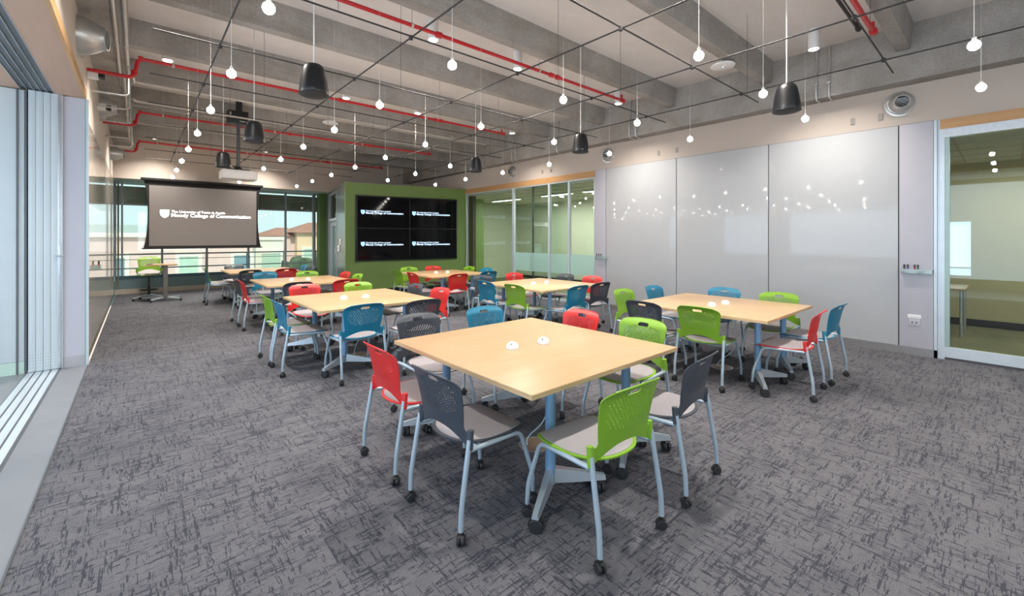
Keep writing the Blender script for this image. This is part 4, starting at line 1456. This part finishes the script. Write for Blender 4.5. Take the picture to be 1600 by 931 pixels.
# round duct nozzles
def nozzle(x, y, z, sx, lab, big=1.0, tilt=0.0, L=1.0):
    t = thing('air_nozzle', lab, 'air vent', (x, y, z), 0, 'round air nozzles')
    R = Matrix.Rotation(radians(-90 * sx), 4, 'Y')
    R = Matrix.Rotation(tilt, 4, 'Z') @ Matrix.Rotation(radians(90 * sx), 4, 'Y')
    q = big
    MB().lathe([(0.175 * q, 0.0), (0.18 * q, 0.012), (0.155 * q, 0.016), (0.150 * q, 0.05), (0.140 * q, 0.09 * L), (0.118 * q, 0.15 * L), (0.096 * q, 0.19 * L), (0.090 * q, 0.23 * L), (0.080 * q, 0.23 * L), (0.078 * q, 0.12 * L), (0.0, 0.10 * L)], 36, R).obj('nozzle_body', M['galv'], t)
    mb = MB()
    for k in range(-3, 4):
        h_ = math.sqrt(max(0.0, 0.077 ** 2 - (k * 0.022) ** 2)) * q
        mb.box(k * 0.022 * q - 0.003, -h_, 0.13 * L, k * 0.022 * q + 0.003, h_, 0.17 * L, mtx=R)
    mb.obj('louvres', M['black'], t)
    return t


def nozzle_white(x, y, z, lab, big=1.0):
    t = nozzle(x, y, z, -1, lab, big, radians(14), 0.6)
    return t


nozzle_white(XR, 0.92, 3.29, 'round air nozzle on the plaster above the narrow right panel', 0.92)
nozzle_white(XR, 5.60, 3.29, 'round air nozzle above the far end of the whiteboards', 0.92)
nozzle_white(XR, 8.70, 3.29, 'round air nozzle above the oak header of the far glass', 0.92)
nozzle(XL, 6.25, 3.60, 1, 'shiny round air nozzle high on the left wall, nearest', 1.25, radians(-10))
nozzle(XL, 9.5, 3.62, 1, 'shiny round air nozzle on the left wall, second', 1.1, radians(-10))
nozzle(XL, 13.2, 3.42, 1, 'shiny round air nozzle on the left wall near the screen', 1.0, radians(-10))
# small cameras / emergency lamps on the left wall
for i, (y, z) in enumerate(((7.35, 3.52), (9.0, 3.50))):
    t = thing('wall_spotlight', ['small black and white spotlight below the nearest left nozzle', 'small black and white spotlight beside the second left nozzle'][i], 'spotlight', (XL, y, z), 0, 'small spotlights on the left wall')
    box(0, -0.05, -0.05, 0.10, 0.05, 0.05, bev=0.01).obj('body', M['white'], t)
    MB().lathe([(0.03, 0), (0.045, 0.03), (0.045, 0.06)], 14, Matrix.Translation((0.10, 0, 0)) @ Matrix.Rotation(radians(90), 4, 'Y')).obj('lamp_head', M['black'], t)
# small brackets above the whiteboards
for i, (y, z) in enumerate(((1.42, 3.16), (1.12, 3.16), (4.42, 3.16), (4.05, 3.16), (7.6, 3.16), (7.3, 3.16))):
    t = thing('wall_sensor', 'small grey tab on the plaster above the %s, %s of two' % (['nearest whiteboard', 'nearest whiteboard', 'farthest whiteboard', 'farthest whiteboard', 'far glass', 'far glass'][i], 'left' if i % 2 == 0 else 'right'), 'sensor', (XR, y, z), 0, 'small tabs on the plaster band')
    box(-0.012, -0.025, -0.045, 0, 0.025, 0.045, bev=0.003).obj('tab', plain('grey_tab', (0.36, 0.33, 0.30), 0.6) if i == 0 else bpy.data.materials['grey_tab'], t)

# ================================================================== OUTSIDE
t = thing('balcony_railing', 'grey metal railing outside the back windows', 'railing', (0, YB + 0.25, 0))
for i, (z, r) in enumerate(((1.058, 0.022), (0.91, 0.009), (0.67, 0.018))):
    MB().tube([(XL - 1, 0, z), (5.5, 0, z)], r, 8).obj('rail', M['rail'], t)
for x in (-0.9, 0.506, 1.54, 2.608, 3.667, 4.7):
    MB().tube([(x, 0.0, 0.3), (x, 0, 1.05)], 0.014, 8).obj('post', M['rail'], t)
o = MB().box(XL - 3, YB + 0.1, -0.3, 8, YB + 1.1, 0.35).obj('balcony_ledge', M['teal_ledge'])
tag(o, 'teal-grey ledge outside the back windows', 'ledge')
o['kind'] = 'structure'
o = MB().box(XL - 3, YB + 0.75, 2.46, 8, YB + 1.0, 2.98).obj('eaves_beam', M['fascia'])
tag(o, 'olive-brown beam under the eaves outside the back windows', 'beam')
o['kind'] = 'structure'
o = MB().box(XL - 3, YB + 0.08, 3.05, 8, YB + 1.0, 3.2).obj('eaves_soffit', M['soffit_out'])
tag(o, 'pale soffit outside the back windows', 'soffit')
o['kind'] = 'structure'

GZ = -7.0
struct('ground', box(-120, YB + 1.2, GZ - 0.5, 200, 260, GZ), M['ground'])


def facade_window(parent, x, z, w, h, gm, y=0.0):
    f = MB().box(x - 0.25, y - 0.12, z - 0.25, x + w + 0.25, y + 0.02, z).box(x - 0.25, y - 0.12, z + h, x + w + 0.25, y + 0.02, z + h + 0.3)
    f.box(x - 0.25, y - 0.12, z, x, y + 0.02, z + h).box(x + w, y - 0.12, z, x + w + 0.25, y + 0.02, z + h)
    fo = f.obj('window', M['wintrim'], parent)
    MB().box(x, y - 0.05, z, x + w, y + 0.01, z + h).obj('pane', gm, fo)
    return fo


# pink building, facade at y = 40
t = thing('building', 'pink stucco building with a white cornice seen through the back windows', 'building', (0, 40, GZ))
MB().box(-22, 0, 0, 7.0, 5.0, 8.6).obj('wall', M['pink'], t)
c_ = MB().box(-22.4, -0.4, 8.55, 7.3, 5.2, 8.85, bev=0.06).obj('cornice', M['creamstone'], t)
vs = [(-22.2, -0.2, 8.85), (7.1, -0.2, 8.85), (7.1, 5.0, 8.85), (-22.2, 5.0, 8.85), (-19, 2.2, 9.45), (4.0, 2.2, 9.45), (4.0, 2.8, 9.45), (-19, 2.8, 9.45)]
MB().add(vs, [(0, 1, 5, 4), (1, 2, 6, 5), (2, 3, 7, 6), (3, 0, 4, 7), (4, 5, 6, 7), (3, 2, 1, 0)]).obj('roof', M['greyroof'], t, smooth=False)
for i, x in enumerate((-12.0, -8.0, -4.8, -1.8, 2.3, 5.7)):
    facade_window(t, x, 4.5, 1.1, 2.6, M['blueglass'] if i % 2 else M['greenglass'])
# cream building in the middle distance
t = thing('building', 'cream building with mint windows seen right of the projection screen', 'building', (8.3, 46, GZ))
MB().box(0, 0, 0, 2.3, 4, 8.3).box(-0.2, -0.2, 8.3, 2.5, 4.1, 8.6).obj('wall', M['creamstone'], t)
for r_ in range(2):
    for x in (0.45,):
        facade_window(t, x, 1.4 + r_ * 3.4, 1.6, 2.2, M['greenglass'])
# peach building with the red hipped roof
t = thing('building', 'peach building with a red hipped tile roof seen beside the green pod', 'building', (13.4, 52, GZ))
MB().box(0, 0, 0, 8, 7, 9.1).obj('wall', M['peach'], t)
MB().box(-2.6, 1.0, 0, 0, 7, 8.7).obj('wing', M['pink'], t)
vs = [(-0.6, -0.6, 9.1), (8.6, -0.6, 9.1), (8.6, 7.6, 9.1), (-0.6, 7.6, 9.1), (2.2, 3.5, 10.35), (5.8, 3.5, 10.35)]
MB().add(vs, [(0, 1, 5, 4), (1, 2, 5), (2, 3, 4, 5), (3, 0, 4), (3, 2, 1, 0)]).obj('roof', M['redtile'], t, smooth=False)
vs = [(-3.4, 0.6, 8.7), (0, 0.6, 8.7), (0, 7.4, 8.7), (-3.4, 7.4, 8.7), (-1.2, 4, 9.7), (0, 4, 9.7)]
MB().add(vs, [(0, 1, 5, 4), (1, 2, 5), (2, 3, 4, 5), (3, 0, 4), (3, 2, 1, 0)]).obj('wing_roof', M['redtile'], t, smooth=False)
for x in (0.7, 2.8, 4.9):
    facade_window(t, x, 5.4, 1.0, 1.8, M['greenglass'])
    facade_window(t, x, 1.6, 1.0, 1.8, M['greenglass'])


# distant trees
def tree(x, y, h, lab):
    t = thing('tree', lab, 'tree', (x, y, GZ), 0, 'distant trees')
    MB().tube([(0, 0, 0), (0.1, 0, h * 0.5), (0, 0, h * 0.8)], [0.3, 0.2, 0.08], 8).obj('trunk', M['bark'], t)
    b = bmesh.new()
    bmesh.ops.create_icosphere(b, subdivisions=4, radius=1)
    rr = random.Random(x)
    for v in b.verts:
        n = v.co.normalized()
        k = 1 + 0.16 * sin(7 * n.x + x) * cos(6 * n.y) + 0.10 * sin(17 * n.z + 9 * n.x) + rr.uniform(-0.06, 0.06)
        v.co = Vector((n.x * h * 0.42 * k, n.y * h * 0.42 * k, h * 0.72 + n.z * h * 0.36 * k))
    me = bpy.data.meshes.new('crown')
    b.to_mesh(me)
    b.free()
    me.materials.append(M['foliage'])
    o = bpy.data.objects.new('crown', me)
    COL.objects.link(o)
    o.parent = t


tree(10.9, 40, 6.2, 'dark green tree outside, left of the peach building')
tree(14.6, 47.5, 5.6, 'dark green tree outside, directly before the peach building')
